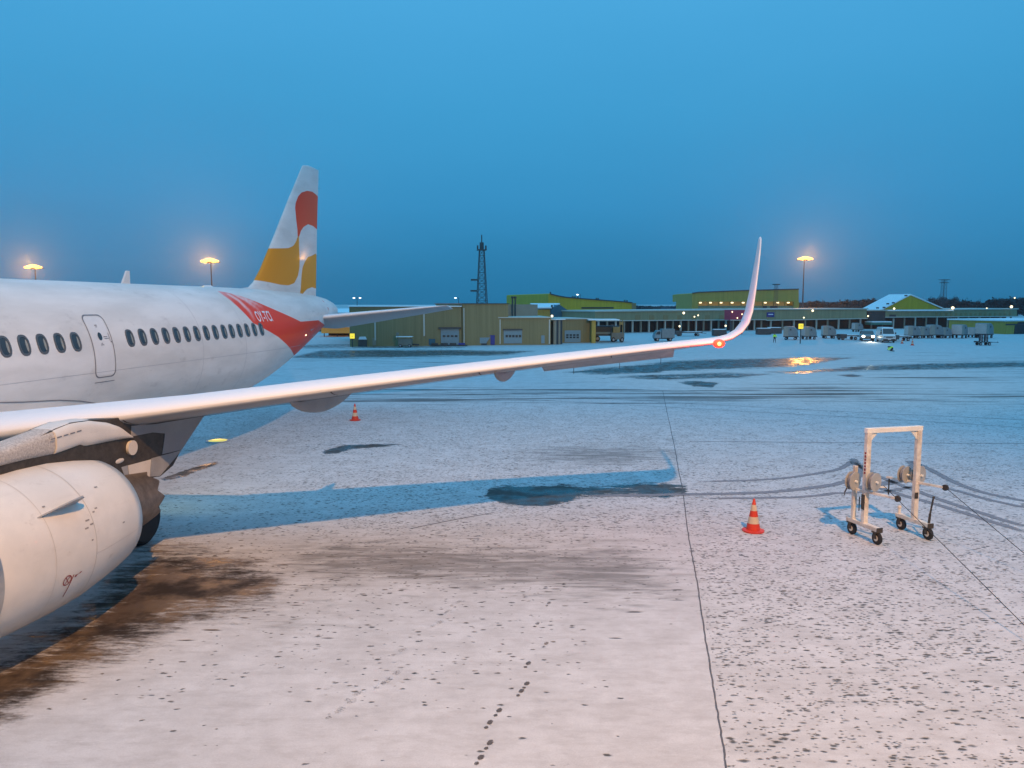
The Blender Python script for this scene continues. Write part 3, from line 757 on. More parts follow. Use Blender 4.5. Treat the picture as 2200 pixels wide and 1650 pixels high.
# aileron, slightly drooped below the wing
def panel(t0, t1, frac, drop, name):
    rr_ = []
    for t in np.linspace(t0, t1, 6):
        ch = np.interp(t, [1.9, 6.4, 17.1], [6.3, 3.95, 1.6]); s0 = LE(t)+ch*frac; c2 = ch*(1-frac)*1.05; z0 = ZWG(t)-.04
        rr_.append([(s0, -t, z0+.03), (s0, -t, z0-.05), (s0+c2, -t, z0-drop-.015), (s0+c2, -t, z0-drop+.01)])
    return MB().rings(rr_).build(name, 'grey_paint', AC)
panel(12.9, 16.0, .66, .30, 'aileron'); panel(6.6, 12.8, .72, .10, 'flap'); panel(2.2, 6.3, .76, .12, 'flap')
for t in (13.6, 14.7, 15.7):
    ch = np.interp(t, [6.4, 17.1], [3.95, 1.6]); s0 = LE(t)+ch*1.02; z0 = ZWG(t)-.36
    MB().bar((s0, -t, z0+.03), (s0+.02, -t, z0-.14), .012).build('static_wick', 'dark_metal', AC)
# flap track fairings
def canoe(t, s0, s1, depth, wid, name='flap_track_fairing', skew=0.):
    rr_ = []; n = 16
    for i in range(n+1):
        q = i/n; s = s0+(s1-s0)*q; p = math.sin(math.pi*min(1, max(0, q)))**.62 if 0 < q < 1 else .02
        ztop = ZWG(t)-.04-(.0 if q < .6 else (q-.6)*.12); dd = depth*p*(1-.15*q); w = wid*.5*p
        rr_.append([(s, -t+w*math.cos(a), ztop-.02 if math.sin(a) > 0 else ztop+dd*math.sin(a)) for a in [2*math.pi*(k+.5)/20 for k in range(20)]])
    return MB().rings(rr_).build(name, mat('fairing_grey', (.30, .30, .31), .5, var=.15, scale=1.5) if 'fairing_grey' not in bpy.data.materials else bpy.data.materials['fairing_grey'], AC, smooth=True)
canoe(8.4, -6.15, -2.15, .55, .36); canoe(12.2, -4.5, -1.7, .36, .34)
# wing-tip lights
tip = W2A(Vector((0, 0, CH))); 
def onplane_t(u, v, t): s, z = onT(u, v, t); return Vector((s, -t, z))
nl = onplane_t(1547, 732, 16.95)
nl = Vector((LE(16.95)-.05, -16.93, 4.42))
MB().sphere(nl, .125, 14, 8, (1, 1.1, .8)).build('navigation_light', 'lamp_red', AC, smooth=True)
MB().sphere(nl+Vector((-.10, 0, 0)), .045, 12, 8).build('navigation_lamp_core', 'lamp_core', AC, smooth=True)
ll = lamp('navigation_light_glow', A2W(nl+Vector((-.42, 0, .05))), 80, (1, .05, .035), .06)

# ---- tail fin
def fin():
    # outline by height: z -> LE s, TE s, traced on the centre plane
    LEp = [onT(u, v, 0) for u, v in [(515, 630), (530, 622), (545, 606), (560, 578), (590, 505), (620, 428), (645, 367), (651.5, 352)]]
    TEp = [onT(u, v, 0) for u, v in [(678.5, 641), (679, 620), (680, 560), (681, 493), (683, 420), (684.5, 357)]]
    LEp[0] = (LEp[0][0], 5.93)
    lz = [p[1] for p in LEp]; ls = [p[0] for p in LEp]; tz = [p[1] for p in TEp]; ts = [p[0] for p in TEp]
    ztop = max(lz); rr_ = []; nxx = 70; zs = np.linspace(5.55, ztop, 90)
    for z in zs:
        a, b_ = np.interp(z, lz, ls), np.interp(z, tz, ts)
        if z > ztop-.12: a += (1-math.sqrt(max(0, 1-((z-ztop+.12)/.12)**2)))*.35
        ch = b_-a; up, lo = [], []
        for k in range(nxx+1):
            x = .5*(1-math.cos(math.pi*k/nxx)); yt = .5*.095*min(ch, 5.2)*2*(5*(.2969*math.sqrt(x)-.126*x-.3516*x*x+.2843*x**3-.1036*x**4))
            up.append((a+x*ch, -yt, z)); lo.append((a+x*ch, yt, z))
        rr_.append(up+lo[-2:0:-1])
    mb_ = MB().rings(rr_)
    return mb_.build('tail_fin', 'livery', AC, smooth=True)
finO = fin()
co = np.array([v.co for v in finO.data.vertices]); c0 = co.copy(); c0[:, 1] = 0
U, V = pix_local(c0)
q2 = lambda pts: [(400+x*.18182, 320+y*.18182) for x, y in pts]
FR = q2([(1400, 495), (1470, 505), (1520, 535), (1600, 590), (1600, 985), (1545, 950), (1480, 910), (1410, 890), (1350, 920), (1310, 970), (1290, 1030), (1277, 1045), (1267, 1045), (1265, 950), (1255, 850), (1248, 700), (1258, 640), (1290, 560), (1330, 515)])
FO1 = q2([(1285, 1035), (1283, 1150), (1290, 1300), (1290, 1400), (1272, 1500), (1225, 1585), (1150, 1612), (1050, 1605), (940, 1580), (850, 1560), (700, 1530), (900, 1175), (970, 1175), (1060, 1175), (1150, 1172), (1210, 1145), (1248, 1090), (1266, 1035)])
FO2 = [(677, 545), (690, 556), (690, 624), (678, 620), (668, 617), (655, 621), (645, 631), (641, 645), (638, 645), (640, 592), (642, 575), (648, 562), (656, 552), (665, 550)]
set_attr(finO.data, 'sd_red', poly_sd(U, V, FR)*.8)
set_attr(finO.data, 'sd_orange', np.maximum(poly_sd(U, V, FO1), poly_sd(U, V, FO2))*.8); set_attr(finO.data, 'fade', np.zeros(len(co)))
# rudder hinge line
hl = [onT(u, v, 0) for u, v in [(641.5, 640), (642, 600), (647, 520), (655, 440), (664, 360)]]
a_ = []
for s, z in hl:
    a_.append((s, z))
for yy in (-1, 1):
    pass
for v in (363, 385, 405):
    s, z = onT(685, v, 0); MB().bar((s-.02, 0, z), (s+.16, 0, z+.02), .012).build('static_wick', 'dark_metal', finO)
# rudder base gap
s0_, z0_ = onT(645, 634, 0); s1_, z1_ = onT(679, 640, 0)
MB().bar((s0_, -.16, z0_-.02), (s1_+.1, -.06, z1_-.06), .02, .05).build('rudder_gap', 'dark_grey', finO)

# ---- tailplane
def stab(side):
    tr, tt = .55, 6.22
    rz = onT(672, 690, .9); tz_ = onT(964, 660, 6.2)
    rr_ = []
    for q in np.linspace(0, 1, 8):
        t = tr+(tt-tr)*q; sle = 12.9+(16.25-12.9)*q; ch = 3.9+(1.3-3.9)*q; z = 4.50+(tz_[1]+.04-4.50)*q
        rr_.append(wing_ring(t, sle, z, ch, .12 if q < 1 else .04, (0, 0, 1), R(8), side))
    o_ = MB().rings(rr_).build('tailplane', 'wing', AC, smooth=True)
    # seal plate at the root
    return o_
stab(-1); stab(1)
pts = [hit(u, v) for u, v in [(665, 686), (667, 710), (672, 722), (690, 712), (700, 690), (690, 676), (672, 668)]]
pts = [p for p in pts if p]
if len(pts) > 4: MB().add([surf(p.x, p.z, .008) for p in pts], [tuple(range(len(pts)))]).build('tailplane_seal_plate', 'grey_paint', AC)
pe = [surf(s, z, .01) for s, z in [(14.35, 5.48), (14.45, 5.42), (14.55, 5.1), (14.52, 4.98), (14.44, 5.1)]]
MB().add(pe, [(0, 1, 2, 3, 4)]).build('trim_mark', 'cone_red', AC)
MB().cyl((17.33, 0, 4.945), (17.52, 0, 4.95), .12, .10, 16).build('exhaust_outlet', 'hot_metal', AC, smooth='auto')

# ---- engines
def engine(t, full=True):
    y = -t; e = []
    ax = (-8.32, y, 1.68)
    cowl = MB().lathe([(-3.30, .90), (-3.36, .955), (-3.34, 1.01), (-3.15, 1.09), (-2.9, 1.14), (-2.4, 1.175), (-1.8, 1.185), (-1.2, 1.165), (-.6, 1.09), (-.2, 1.02), (0, .975), (0, .955), (-.3, .93), (-1.2, .90)], ax, (1, 0, 0), 72, caps=False)
    co_ = cowl.build('engine_cowl', grimy('cowl_paint', (.72, .67, .61), (.42, .36, .31)) if 'cowl_paint' not in bpy.data.materials else bpy.data.materials['cowl_paint'], AC, smooth=True)
    MB().lathe([(-3.12, 1.103), (-3.38, 1.02), (-3.43, .965), (-3.40, .90), (-3.15, .85), (-2.3, .84)], ax, (1, 0, 0), 72, caps=False).build('intake_lip', 'bare_metal', AC, smooth=True)
    MB().lathe([(-2.75, .02), (-2.7, .83)], ax, (1, 0, 0), 40, caps=False).build('fan', 'dark_metal', AC)
    MB().lathe([(-3.05, .02), (-2.95, .12), (-2.72, .25)], ax, (1, 0, 0), 24).build('spinner', 'dark_grey', AC, smooth=True)
    MB().lathe([(-.9, .90), (-.85, .60), (.2, .62)], ax, (1, 0, 0), 40, caps=False).build('duct', 'dark_grey', AC, smooth=True)
    # core nozzle with chevrons
    NN = 96; rr_ = []
    for a_, r_ in ((-.4, .66), (.1, .64), (.6, .60), (1.12, .54)):
        rr_.append([Vector((ax[0]+a_, ax[1]+r_*math.sin(2*math.pi*k/NN), ax[2]+r_*math.cos(2*math.pi*k/NN))) for k in range(NN)])
    last = []
    for k in range(NN):
        tt = abs(((k/NN*10) % 1)-.5)*2; a_ = 1.16+.22*(1-tt); r_ = .53-.02*(1-tt)
        last.append(Vector((ax[0]+a_, ax[1]+r_*math.sin(2*math.pi*k/NN), ax[2]+r_*math.cos(2*math.pi*k/NN))))
    rr_.append(last); rr_.append([Vector((ax[0]+.9, ax[1]+(p.y-ax[1])*.93, ax[2]+(p.z-ax[2])*.93)) for p in last])
    MB().rings(rr_, caps=False).build('core_nozzle', 'hot_metal', AC, smooth='auto')
    MB().lathe([(.6, .36), (1.2, .30), (1.7, .12), (1.85, .02)], ax, (1, 0, 0), 24).build('exhaust_plug', 'hot_metal', AC, smooth=True)
    return ax
EX = engine(5.75); engine(-5.75)
def cowl_r(a): return np.interp(a, [-3.34, -3.15, -2.9, -2.4, -1.8, -1.2, -.6, -.2, 0], [1.01, 1.09, 1.14, 1.175, 1.185, 1.165, 1.09, 1.02, .975])
def cowl_pt(s, ang, off=.0):
    """ang measured from top towards port (outboard)"""
    r_ = cowl_r(s-EX[0])+off
    return Vector((s, EX[1]-r_*math.sin(ang), EX[2]+r_*math.cos(ang)))
def cowl_hit(u, v):
    d = ray(u, v); dl = Vector((d.dot(AX), d.dot(AYl), d.z)).normalized(); o = W2A(Vector((0, 0, CH)))
    best = None
    for i in range(2400):
        p = o+dl*(6+i*.005)
        if EX[0]-3.5 < p.x < EX[0]+.02:
            rr_ = math.hypot(p.y-EX[1], p.z-EX[2])
            if rr_ <= cowl_r(p.x-EX[0]): return p.x, math.atan2(-(p.y-EX[1]), p.z-EX[2])
    return None
# nacelle strake
A_, B_ = cowl_hit(80, 1113), cowl_hit(163, 1080)
if A_ and B_:
    vs = []
    for q in np.linspace(0, 1, 9):
        s = A_[0]+(B_[0]-A_[0])*q; an = A_[1]+(B_[1]-A_[1])*q; hgt = .24*math.sin(min(1, q*1.25)*math.pi/2)**1.0*(1 if q < .85 else 1-(q-.85)*2.2)
        for o_ in (-.01, hgt):
            for dn in (-.008, .008): vs.append(cowl_pt(s+ (0.08*o_), an+dn, o_))
    fs = []
    for i in range(8):
        a = i*4; fs += [(a, a+4, a+6, a+2), (a+1, a+3, a+7, a+5), (a+2, a+6, a+7, a+3), (a, a+1, a+5, a+4)]
    fs += [(0, 2, 3, 1), (32, 33, 35, 34)]
    MB().add(vs, fs).build('cowl_strake', 'grey_paint', AC)
# cowl latches, joints and the red warning mark
mk = MB()
for ang in (2.55,):
    mk.rings([[cowl_pt(s, ang+d, .004) for s in np.linspace(-11, -8.1, 30)] for d in (0, .006)], closed=False, caps=False)
mk.rings([[cowl_pt(-9.75+d, a, .004) for a in np.linspace(-.4, 2.9, 50)] for d in (0, .012)], closed=False, caps=False)
mk.rings([[cowl_pt(-10.6+d, a, .004) for a in np.linspace(-.4, 2.9, 50)] for d in (0, .007)], closed=False, caps=False)
mk.rings([[cowl_pt(s, 1.72+d, .004) for s in np.linspace(-9.74, -8.4, 20)] for d in (0, .005)], closed=False, caps=False)
mk.build('cowl_joints', mat('joint_warm', (.5, .47, .44), .6), AC)
mk = MB()
for u, v, w in [(200, 1100, .05), (205, 1092, .06), (187, 1118, .09), (196, 1126, .07), (186, 1135, .08), (198, 1160, .04), (205, 1047, .08), (176, 1067, .05), (93, 1089, .05), (265, 1122, .06)]:
    h_ = cowl_hit(u, v)
    if h_: mk.add([cowl_pt(h_[0]+a*w, h_[1]+b*.010, .006) for a, b in ((-.5, -1), (.5, -1), (.5, 1), (-.5, 1))], [(0, 1, 2, 3)])
mk.build('cowl_latches', mat('latch', (.3, .27, .25), .6), AC)  # flat dark quads standing for the cowl latches
mk = MB(); h_ = cowl_hit(144, 1247)
if h_:
    P_ = [cowl_pt(h_[0]+.085*math.cos(t), h_[1]+.07*math.sin(t), .006) for t in np.linspace(0, 2*math.pi, 25)]
    Q_ = [cowl_pt(h_[0]+.068*math.cos(t), h_[1]+.056*math.sin(t), .006) for t in np.linspace(0, 2*math.pi, 25)]
    mk.rings([P_, Q_], closed=False, caps=False)
    for dx in (-1, 1): mk.add([cowl_pt(h_[0]+a*dx, h_[1]+b, .006) for a, b in ((-.045, -.045), (-.03, -.045), (.045, .045), (.03, .045))], [(0, 1, 2, 3)])
    def seg(uv, w):
        H = [cowl_hit(*p) for p in uv]; H = [x for x in H if x]
        if len(H) > 1: mk.rings([[cowl_pt(s+d, a, .006) for s, a in H] for d in (-w/2, w/2)], closed=False, caps=False)
    seg([(158, 1234), (150, 1252), (142, 1268), (134, 1282)], .018)
    seg([(161, 1239), (164, 1234), (168, 1233), (172, 1230), (174, 1227)], .045)
    mk.build('warning_symbol', 'red_text', AC)
# ---- pylon
def pylon():
    t0, th = 5.75, .40
    P = [onT(u, v, 5.95) for u, v in [(-160, 1010), (-60, 985), (0, 973), (60, 950), (120, 921), (153, 908), (196, 902), (240, 900), (300, 890), (440, 880), (438, 895), (415, 925), (390, 965), (372, 1000), (345, 1023), (310, 1030), (277, 1028), (200, 1010), (100, 1010), (0, 1030), (-150, 1060)]]
    mb_ = MB(); mb_.prism(P, lambda p, s: (p[0], -(t0+(th/2 if s == 0 else -th/2)), p[1]))
    o_ = mb_.build('pylon', 'dark_metal', AC)
    # rounded nose and white upper skin, lofted along the pylon
    def shell(top, bot, hw, name, m, e=.62):
        T = [onT(u, v, 6.0) for u, v in top]; B = [onT(u, v, 6.0) for u, v in bot]
        ts, tz, bs, bz = [p[0] for p in T], [p[1] for p in T], [p[0] for p in B], [p[1] for p in B]
        s0, s1 = max(ts[0], bs[0]), min(ts[-1], bs[-1]); rr_ = []
        for q in np.linspace(0, 1, 26):
            s_ = s0+(s1-s0)*q; a, b_ = np.interp(s_, ts, tz), np.interp(s_, bs, bz); zc, h = (a+b_)/2, max((a-b_)/2, .01)
            rr_.append([(s_, -5.75-hw*math.copysign(abs(math.sin(t))**e, math.sin(t)), zc+h*math.copysign(abs(math.cos(t))**e, math.cos(t))) for t in [2*math.pi*(k+.5)/36 for k in range(36)]])
        return MB().rings(rr_).build(name, m, AC, smooth='auto')
    frost = mat('frosted_cap', (.60, .56, .52), .75, scale=30, dirt=(.30, .27, .25), bump=.6)
    shell([(-170, 1006), (-60, 979), (0, 968), (60, 945), (124, 920)], [(-170, 1052), (-60, 1024), (0, 1006), (60, 992), (124, 980)], .25, 'pylon_nose', frost)
    shell([(118, 922), (153, 907), (196, 900), (235, 905), (262, 915), (284, 937)], [(118, 981), (150, 970), (183, 957), (186, 963), (215, 957), (250, 949), (284, 941)], .275, 'pylon_skin', bpy.data.materials['cowl_paint'])
    fx, fz = onT(252, 990, 5.9); MB().sphere((fx, -5.83, fz), .17, 20, 12, (1.6, .8, .55)).build('pylon_shoulder', bpy.data.materials['cowl_paint'], AC, smooth=True)
    # details: white disc, pale panels, grey aft fairing
    s, z = onT(286, 962, 6.0)
    MB().cyl((s, -5.94, z), (s, -6.0, z), .135, n=24).build('pylon_disc', bpy.data.materials['cowl_paint'], AC)
    for uv, nm, m_ in (([(277, 1000), (326, 987), (323, 1024), (280, 1027)], 'pylon_panel', bpy.data.materials['cowl_paint']),
                       ([(262, 1004), (276, 1000), (279, 1027), (270, 1024)], 'pylon_panel', 'grey_paint'),
                       ([(327, 985), (392, 967), (345, 1023), (324, 1024)], 'pylon_tail', 'grey_paint'),
                       ([(356, 930), (362, 932), (440, 893), (392, 966), (350, 976)], 'pylon_panel', 'fair'),
                       ([(284, 915), (360, 905), (442, 890), (442, 893), (362, 932), (330, 929), (283, 938)], 'pylon_panel', 'fair')):
        P_ = [onT(u, v, 5.97) for u, v in uv]
        m2 = bpy.data.materials['fairing_grey'] if m_ == 'fair' else m_
        MB().prism(P_, lambda p, sd_: (p[0], -(5.958 if sd_ == 0 else 5.93), p[1])).build(nm, m2, AC)
    # placards on the white skin
    mk = MB()
    for i in range(5):
        u, v = 121+i*14, 942-i*4.2
        P_ = [onT(u+a, v+b, 6.09) for a, b in ((-5, 1.5), (5, -1.5), (5, 1.2), (-5, 4.2))]
        mk.add([(p[0], -6.032, p[1]) for p in P_], [(0, 1, 2, 3)])
    mk.build('pylon_placard', 'outline', AC)
pylon()
# ---- main landing gear
def gear(side):
    y0 = side*3.8
    MB().cyl((-4.9, y0, .6), (-4.75, y0, 2.7), .11, .14, 12).bar((-4.85, y0, 1.2), (-4.6, side*2.6, 2.2), .08).build('gear_leg', 'grey_paint', AC, smooth='auto')
    for dy in (-.44, .44):
        w = MB().lathe([(-.21, .30), (-.215, .50), (-.15, .575), (0, .585), (.15, .575), (.215, .50), (.21, .30)], (-4.9, y0+dy, .585), (0, 1, 0), 36).build('main_wheel', 'rubber', AC, smooth='auto')
        MB().lathe([(-.17, .05), (-.19, .29), (.19, .29), (.17, .05)], (-4.9, y0+dy, .585), (0, 1, 0), 24).build('rim', 'grey_paint', w, smooth='auto')
    MB().box((-5.0, y0+side*.78, 2.25), (.9, .05, .9)).build('gear_door', 'grey_paint', AC)
gear(-1); gear(1)
MB().cyl((-21.8, 0, .4), (-21.9, 0, 2.1), .08, .1).build('nose_gear_leg', 'grey_paint', AC, smooth='auto')
for dy in (-.25, .25):
    MB().lathe([(-.1, .2), (-.11, .32), (0, .38), (.11, .32), (.1, .2)], (-21.8, dy, .38), (0, 1, 0), 28).build('nose_wheel', 'rubber', AC, smooth='auto')
# work light under the belly
lamp('belly_work_light', A2W((-3.2, -2.3, 1.7)), 60, (.9, 1.0, .55), .12, 'SPOT', A2W((.5, -4.6, 0)), 95, .8)

# ================================================================== CABLE TROLLEY
TR_ = empty('cable_trolley', (8.64, 17.37, 0), R(14.9), 'cream steel gantry trolley on four castors with cable reels and winch arms', 'trolley')
bm_ = 'rusty_cream'
def tpost(x, y, z1, z0=.36, w=.115): return MB().box((x, y, (z0+z1)/2), (w, w*.9, z1-z0)).build('post', bm_, TR_, bevel=.008)
tpost(-.68, -.02, 2.44); tpost(.68, -.02, 2.44); tpost(-.70, .32, 1.62, w=.09)
MB().box((0, -.02, 2.49), (1.50, .11, .11)).build('top_beam', 'cream_metal', TR_, bevel=.008)
for sx in (-1, 1):
    MB().prism([(sx*.62, 2.43), (sx*.45, 2.43), (sx*.62, 2.24)], lambda p, s: (p[0], -.04+.03*s, p[1])).build('gusset', 'cream_metal', TR_)
    MB().box((sx*.68, -.0, .335), (.13, 1.02, .09)).build('base_beam', bm_, TR_, bevel=.008)
    for yy in (-.42, .40):
        MB().box((sx*.68, yy, .275), (.16, .13, .03)).bar((sx*.68-.06, yy, .27), (sx*.68-.06, yy-.03, .13), .012, .09).bar((sx*.68+.06, yy, .27), (sx*.68+.06, yy-.03, .13), .012, .09).build('caster_fork', 'dark_metal', TR_)
        w = MB().lathe([(-.035, .06), (-.04, .115), (-.025, .14), (.025, .14), (.04, .115), (.035, .06)], (sx*.68, yy-.03, .142), (1, 0, 0), 24).build('caster_wheel', 'rubber', TR_, smooth='auto')
        MB().cyl((sx*.68-.042, yy-.03, .142), (sx*.68+.042, yy-.03, .142), .065, n=16).build('hub', bm_, w)
    MB().box((sx*.68, -.515, .335), (.15, .02, .11)).build('end_plate', 'dark_metal', TR_)
def reel(x, y, z, r=.21, w=.13):
    a = MB().lathe([(-w/2, .03), (-w/2, r), (-w/2+.014, r), (-w/2+.02, r*.62), (w/2-.02, r*.62), (w/2-.014, r), (w/2, r), (w/2, .03)], (x, y, z), (.35, -1, .0), 36).build('cable_reel', 'reel', TR_, smooth='auto')
    d = Vector((.35, -1, 0)).normalized(); c = Vector((x, y, z))
    MB().cyl(c-d*w*.85, c+d*w*.85, .028, n=12).build('reel_hub', 'cream_metal', a)
    MB().lathe([(-w/2+.02, r*.64), (-.02, r*.86), (.01, r*.83), (w/2-.02, r*.64)], (x, y, z), (.35, -1, .0), 30, caps=False).build('wound_cable', 'outline', a, smooth=True)
reel(-.84, .22, 1.30); reel(-.62, -.18, 1.35); reel(.60, .26, 1.36, .20); reel(.86, .12, 1.36, .22)
def arm(a, b):
    o_ = MB().bar(a, b, .055, .05).build('winch_arm', bm_, TR_, bevel=.004)
    d = (Vector(b)-Vector(a)).normalized()
    MB().lathe([(-.02, .025), (-.022, .07), (.022, .07), (.02, .025)], Vector(b)+d*.05, (1, .3, 0), 18).build('pulley', 'dark_metal', o_)
    return Vector(b)+d*.05
e1 = arm((-.80, .34, 1.10), (-.54, -.78, 1.12)); e2 = arm((.52, .72, 1.20), (.86, -.62, 1.24))
MB().bar((-.9, .28, 1.2), (-1.04, .22, 1.05), .022).bar((-1.04, .22, 1.05), (-1.06, .2, .98), .016).build('crank_handle', 'dark_metal', TR_)
MB().bar((-.5, -.1, 1.22), (-.25, -.15, 1.2), .05, .03).build('crank_handle', bm_, TR_)
MB().bar((.55, .68, 1.2), (.55, .68, .78), .022).build('crank_handle', 'dark_metal', TR_)
MB().cyl((-.72, .12, .95), (-.72, .12, .62), .012, n=8).cyl((.74, .08, 1.0), (.75, .08, .66), .012, n=8).build('cable_end', 'rubber', TR_)
MB().box((-.735, -.02, .86), (.03, .1, .34)).box((.66, -.072, .93), (.08, .02, .14)).build('lock_clamp', 'dark_metal', TR_)
MB().cyl((.67, .44, .38), (.67, .44, .50), .035, n=12).sphere((.67, .44, .53), .05, 12, 8).build('jack_screw', bm_, TR_, smooth='auto')
MB().bar((.70, -.44, .38), (.70, -.46, .60), .045, .03).bar((.70, -.46, .60), (.80, -.42, .93), .03, .025).sphere((.81, -.42, .96), .03, 10, 6).build('brake_lever', 'dark_metal', TR_)
mk = MB()
for k in range(7): mk.box((-.738, -.03, 1.98-k*.075), (.004, .05, .055 if k % 2 else .045))
mk.build('side_lettering', 'red_text', TR_)
def t2w(p): return TR_.matrix_basis @ Vector(p) if False else (Matrix.Translation((8.64, 17.37, 0)) @ Matrix.Rotation(R(14.9), 4, 'Z')) @ Vector(p)
def cable(a, b, sag, name, label, n=24):
    a, b = Vector(a), Vector(b); mb_ = MB(); prev = None
    for i in range(n+1):
        q = i/n; p = a.lerp(b, q)-Vector((0, 0, sag*4*q*(1-q)))
        if prev is not None: mb_.cyl(prev, p, .007, n=6, cap=False)
        prev = p
    return tag(mb_.build(name, 'rubber', None), label, 'cable', 'steel cables drawn off the trolley')
cable(t2w((-.5, -.36, 1.30)), G(2300, 1442, .02), .0, 'ground_cable', 'thin dark cable running down from the left reels of the cream trolley')
cable(t2w(e2), G(2300, 1272, .02), .0, 'ground_cable', 'thin dark cable running down from the right winch arm of the cream trolley')

# ================================================================== CONES
def make_cone(loc, label, s=1.):
    o = empty('traffic_cone', loc, random.random(), label, 'traffic cone', 'red and white cones on the apron')
    pr = lambda z: .155*(1-z/.80)+.018
    MB().lathe([(0, .25), (.035, .255), (.045, .23), (.05, .165)], (0, 0, 0), (0, 0, 1), 28).build('base', 'cone_red', o, smooth='auto')
    b_ = MB(); 
    b_.lathe([(.04, pr(.04)), (.22, pr(.22)), (.45, pr(.45)), (.76, pr(.76)), (.78, .01)], (0, 0, 0), (0, 0, 1), 28).build('cone_body', 'cone_red', o, smooth='auto')
    for z0, z1 in ((.20, .36), (.50, .64)):
        MB().lathe([(z0, pr(z0)+.003), (z1, pr(z1)+.003)], (0, 0, 0), (0, 0, 1), 28, caps=False).build('reflective_band', 'cone_band', o, smooth=True)
    o.scale = (s, s, s); return o
make_cone(G(1618, 1141), 'red and white cone nearest the viewer, beside the cream trolley')
make_cone(G(763, 903), 'red and white cone standing alone on blue snow beneath the wing', 1.)
make_cone(G(1960, 742), 'small red cone to the right of the white van and kneeling worker', 1.05)
make_cone(G(1938, 738), 'dark little cone closest to the white van on the far snow', .9)
make_cone(G(1951, 732), 'farthest little cone, by the low cart behind the van', .8)

gl = empty('ground_light', G(468, 948), 0, 'round flat yellow light set into the snow behind the engine', 'ground light')
MB().lathe([(0, .46), (.02, .45), (.035, .38)], (0, 0, 0), (0, 0, 1), 32).build('rim', 'grey_paint', gl, smooth='auto')
MB().lathe([(.03, .37), (.05, .30), (.055, .05)], (0, 0, 0), (0, 0, 1), 32).build('lens', 'ground_yellow', gl, smooth='auto')

# ================================================================== FAR BUILDINGS
class Wall:
    """vertical facade standing on the ground between two photographed base points"""
    def __init__(s, a, b, out=None):
        s.a, s.b = Vector(a), Vector(b); s.d = (s.b-s.a).normalized(); s.n = Vector((s.d.y, -s.d.x, 0))  # faces the viewer
        if s.n.y > 0: s.n = -s.n
        s.L = (s.b-s.a).length
    def pt(s, u, v, off=0.):
        d = ray(u, v); o = Vector((0, 0, CH)); k = (s.a+s.n*off-o).dot(s.n)/d.dot(s.n); return o+d*k
    def loc(s, u, v): p = s.pt(u, v)-s.a; return p.dot(s.d), p.z
    def P(s, x, z, off=0.): return s.a+s.d*x+s.n*off+Vector((0, 0, z))
    def prism(s, poly, near, far): return MB().prism(poly, lambda p, sd: s.P(p[0], p[1], near if sd == 0 else far))
def wall_from(u0, v0, u1, v1): return Wall(G(u0, v0), G(u1, v1))
def wall_at(u0, u1, Y0, Y1): return Wall(Vector((ray(u0, 700).x/ray(u0, 700).y*Y0, Y0, 0)), Vector((ray(u1, 700).x/ray(u1, 700).y*Y1, Y1, 0)))
def box_on(w, x0, x1, z0, z1, near, far): return w.prism([(x0, z0), (x1, z0), (x1, z1), (x0, z1)], near, far)
def rect(w, uv, near, far):
    u0, v0, u1, v1 = uv; x0, z1 = w.loc(u0, v0); x1, z0 = w.loc(u1, v1)
    return box_on(w, x0, x1, max(z0, .0), z1, near, far)
BLD = {}
def building(name, origin, label, cat='building', group=None):
    o = empty(name, (origin.x, origin.y, 0), 0, label, cat, group); return o
def part(mb, name, m, parent, **k):
    o = mb.build(name, m, parent, **k); o.matrix_parent_inverse = Matrix.Translation(-Vector(parent.location)); return o

# A: olive warehouse row
wA = wall_from(752, 745, 992, 742.5)
bA = building('warehouse_building', wA.P(wA.L/2, 0), 'long olive-grey warehouse with drainpipes, just right of the tail and below the tailplane')
xa, za = wA.loc(752, 665); 
part(box_on(wA, 0, wA.L, 0, wA.loc(992, 659)[1], 0, -22), 'wall', 'olive_wall', bA)
part(box_on(wA, -.3, wA.L+.0, wA.loc(992, 659)[1], wA.loc(992, 657)[1], .25, -22.2), 'roof', 'snow', bA)
for u in (804, 909):
    part(rect(wA, (u, 690 if u < 850 else 672, u+4, 731 if u < 850 else 722), .12, .0), 'drainpipe', 'trim_pale', bA)
part(rect(wA, (800, 726, 808, 742), .06, 0.), 'side_door', 'olive_wall2', bA)
d_ = part(rect(wA, (947, 706, 986, 741), .05, 0.), 'garage_door', 'pale_blue', bA)
for k in range(4): part(rect(wA, (951+k*8.6, 720, 957+k*8.6, 724), .09, .04), 'pane', 'pane_dark', d_)
part(rect(wA, (942, 703, 990, 706.5), .3, 0.), 'door_hood', 'dark_grey', bA)
part(rect(wA, (921, 728, 935, 741), .07, 0.), 'side_door', 'blue_wall', bA)
wB = wall_from(992.5, 742.3, 1071, 741)
bB = building('warehouse_building', wB.P(wB.L/2, 0), 'tall flat-topped olive warehouse block standing in front of the lattice tower')
part(box_on(wB, 0, wB.L+1.2, 0, wB.loc(1030, 653)[1], .4, -16), 'wall', 'olive_wall', bB)
part(box_on(wB, -.15, wB.L+1.35, wB.loc(1030, 653)[1], wB.loc(1030, 651.5)[1], .55, -16.1), 'parapet', 'dark_grey', bB)
part(rect(wB, (993.6, 662, 996, 740), .55, .4), 'drainpipe', 'trim_pale', bB)
wB2 = wall_at(1085, 1155, 108, 112)
bB2 = building('warehouse_building', wB2.P(wB2.L/2, 0), 'pale grey set-back block with two thin flues in front of it')
part(box_on(wB2, 0, wB2.L, 0, wB2.loc(1090, 654)[1], 0, -12), 'wall', 'olive_wall2', bB2)
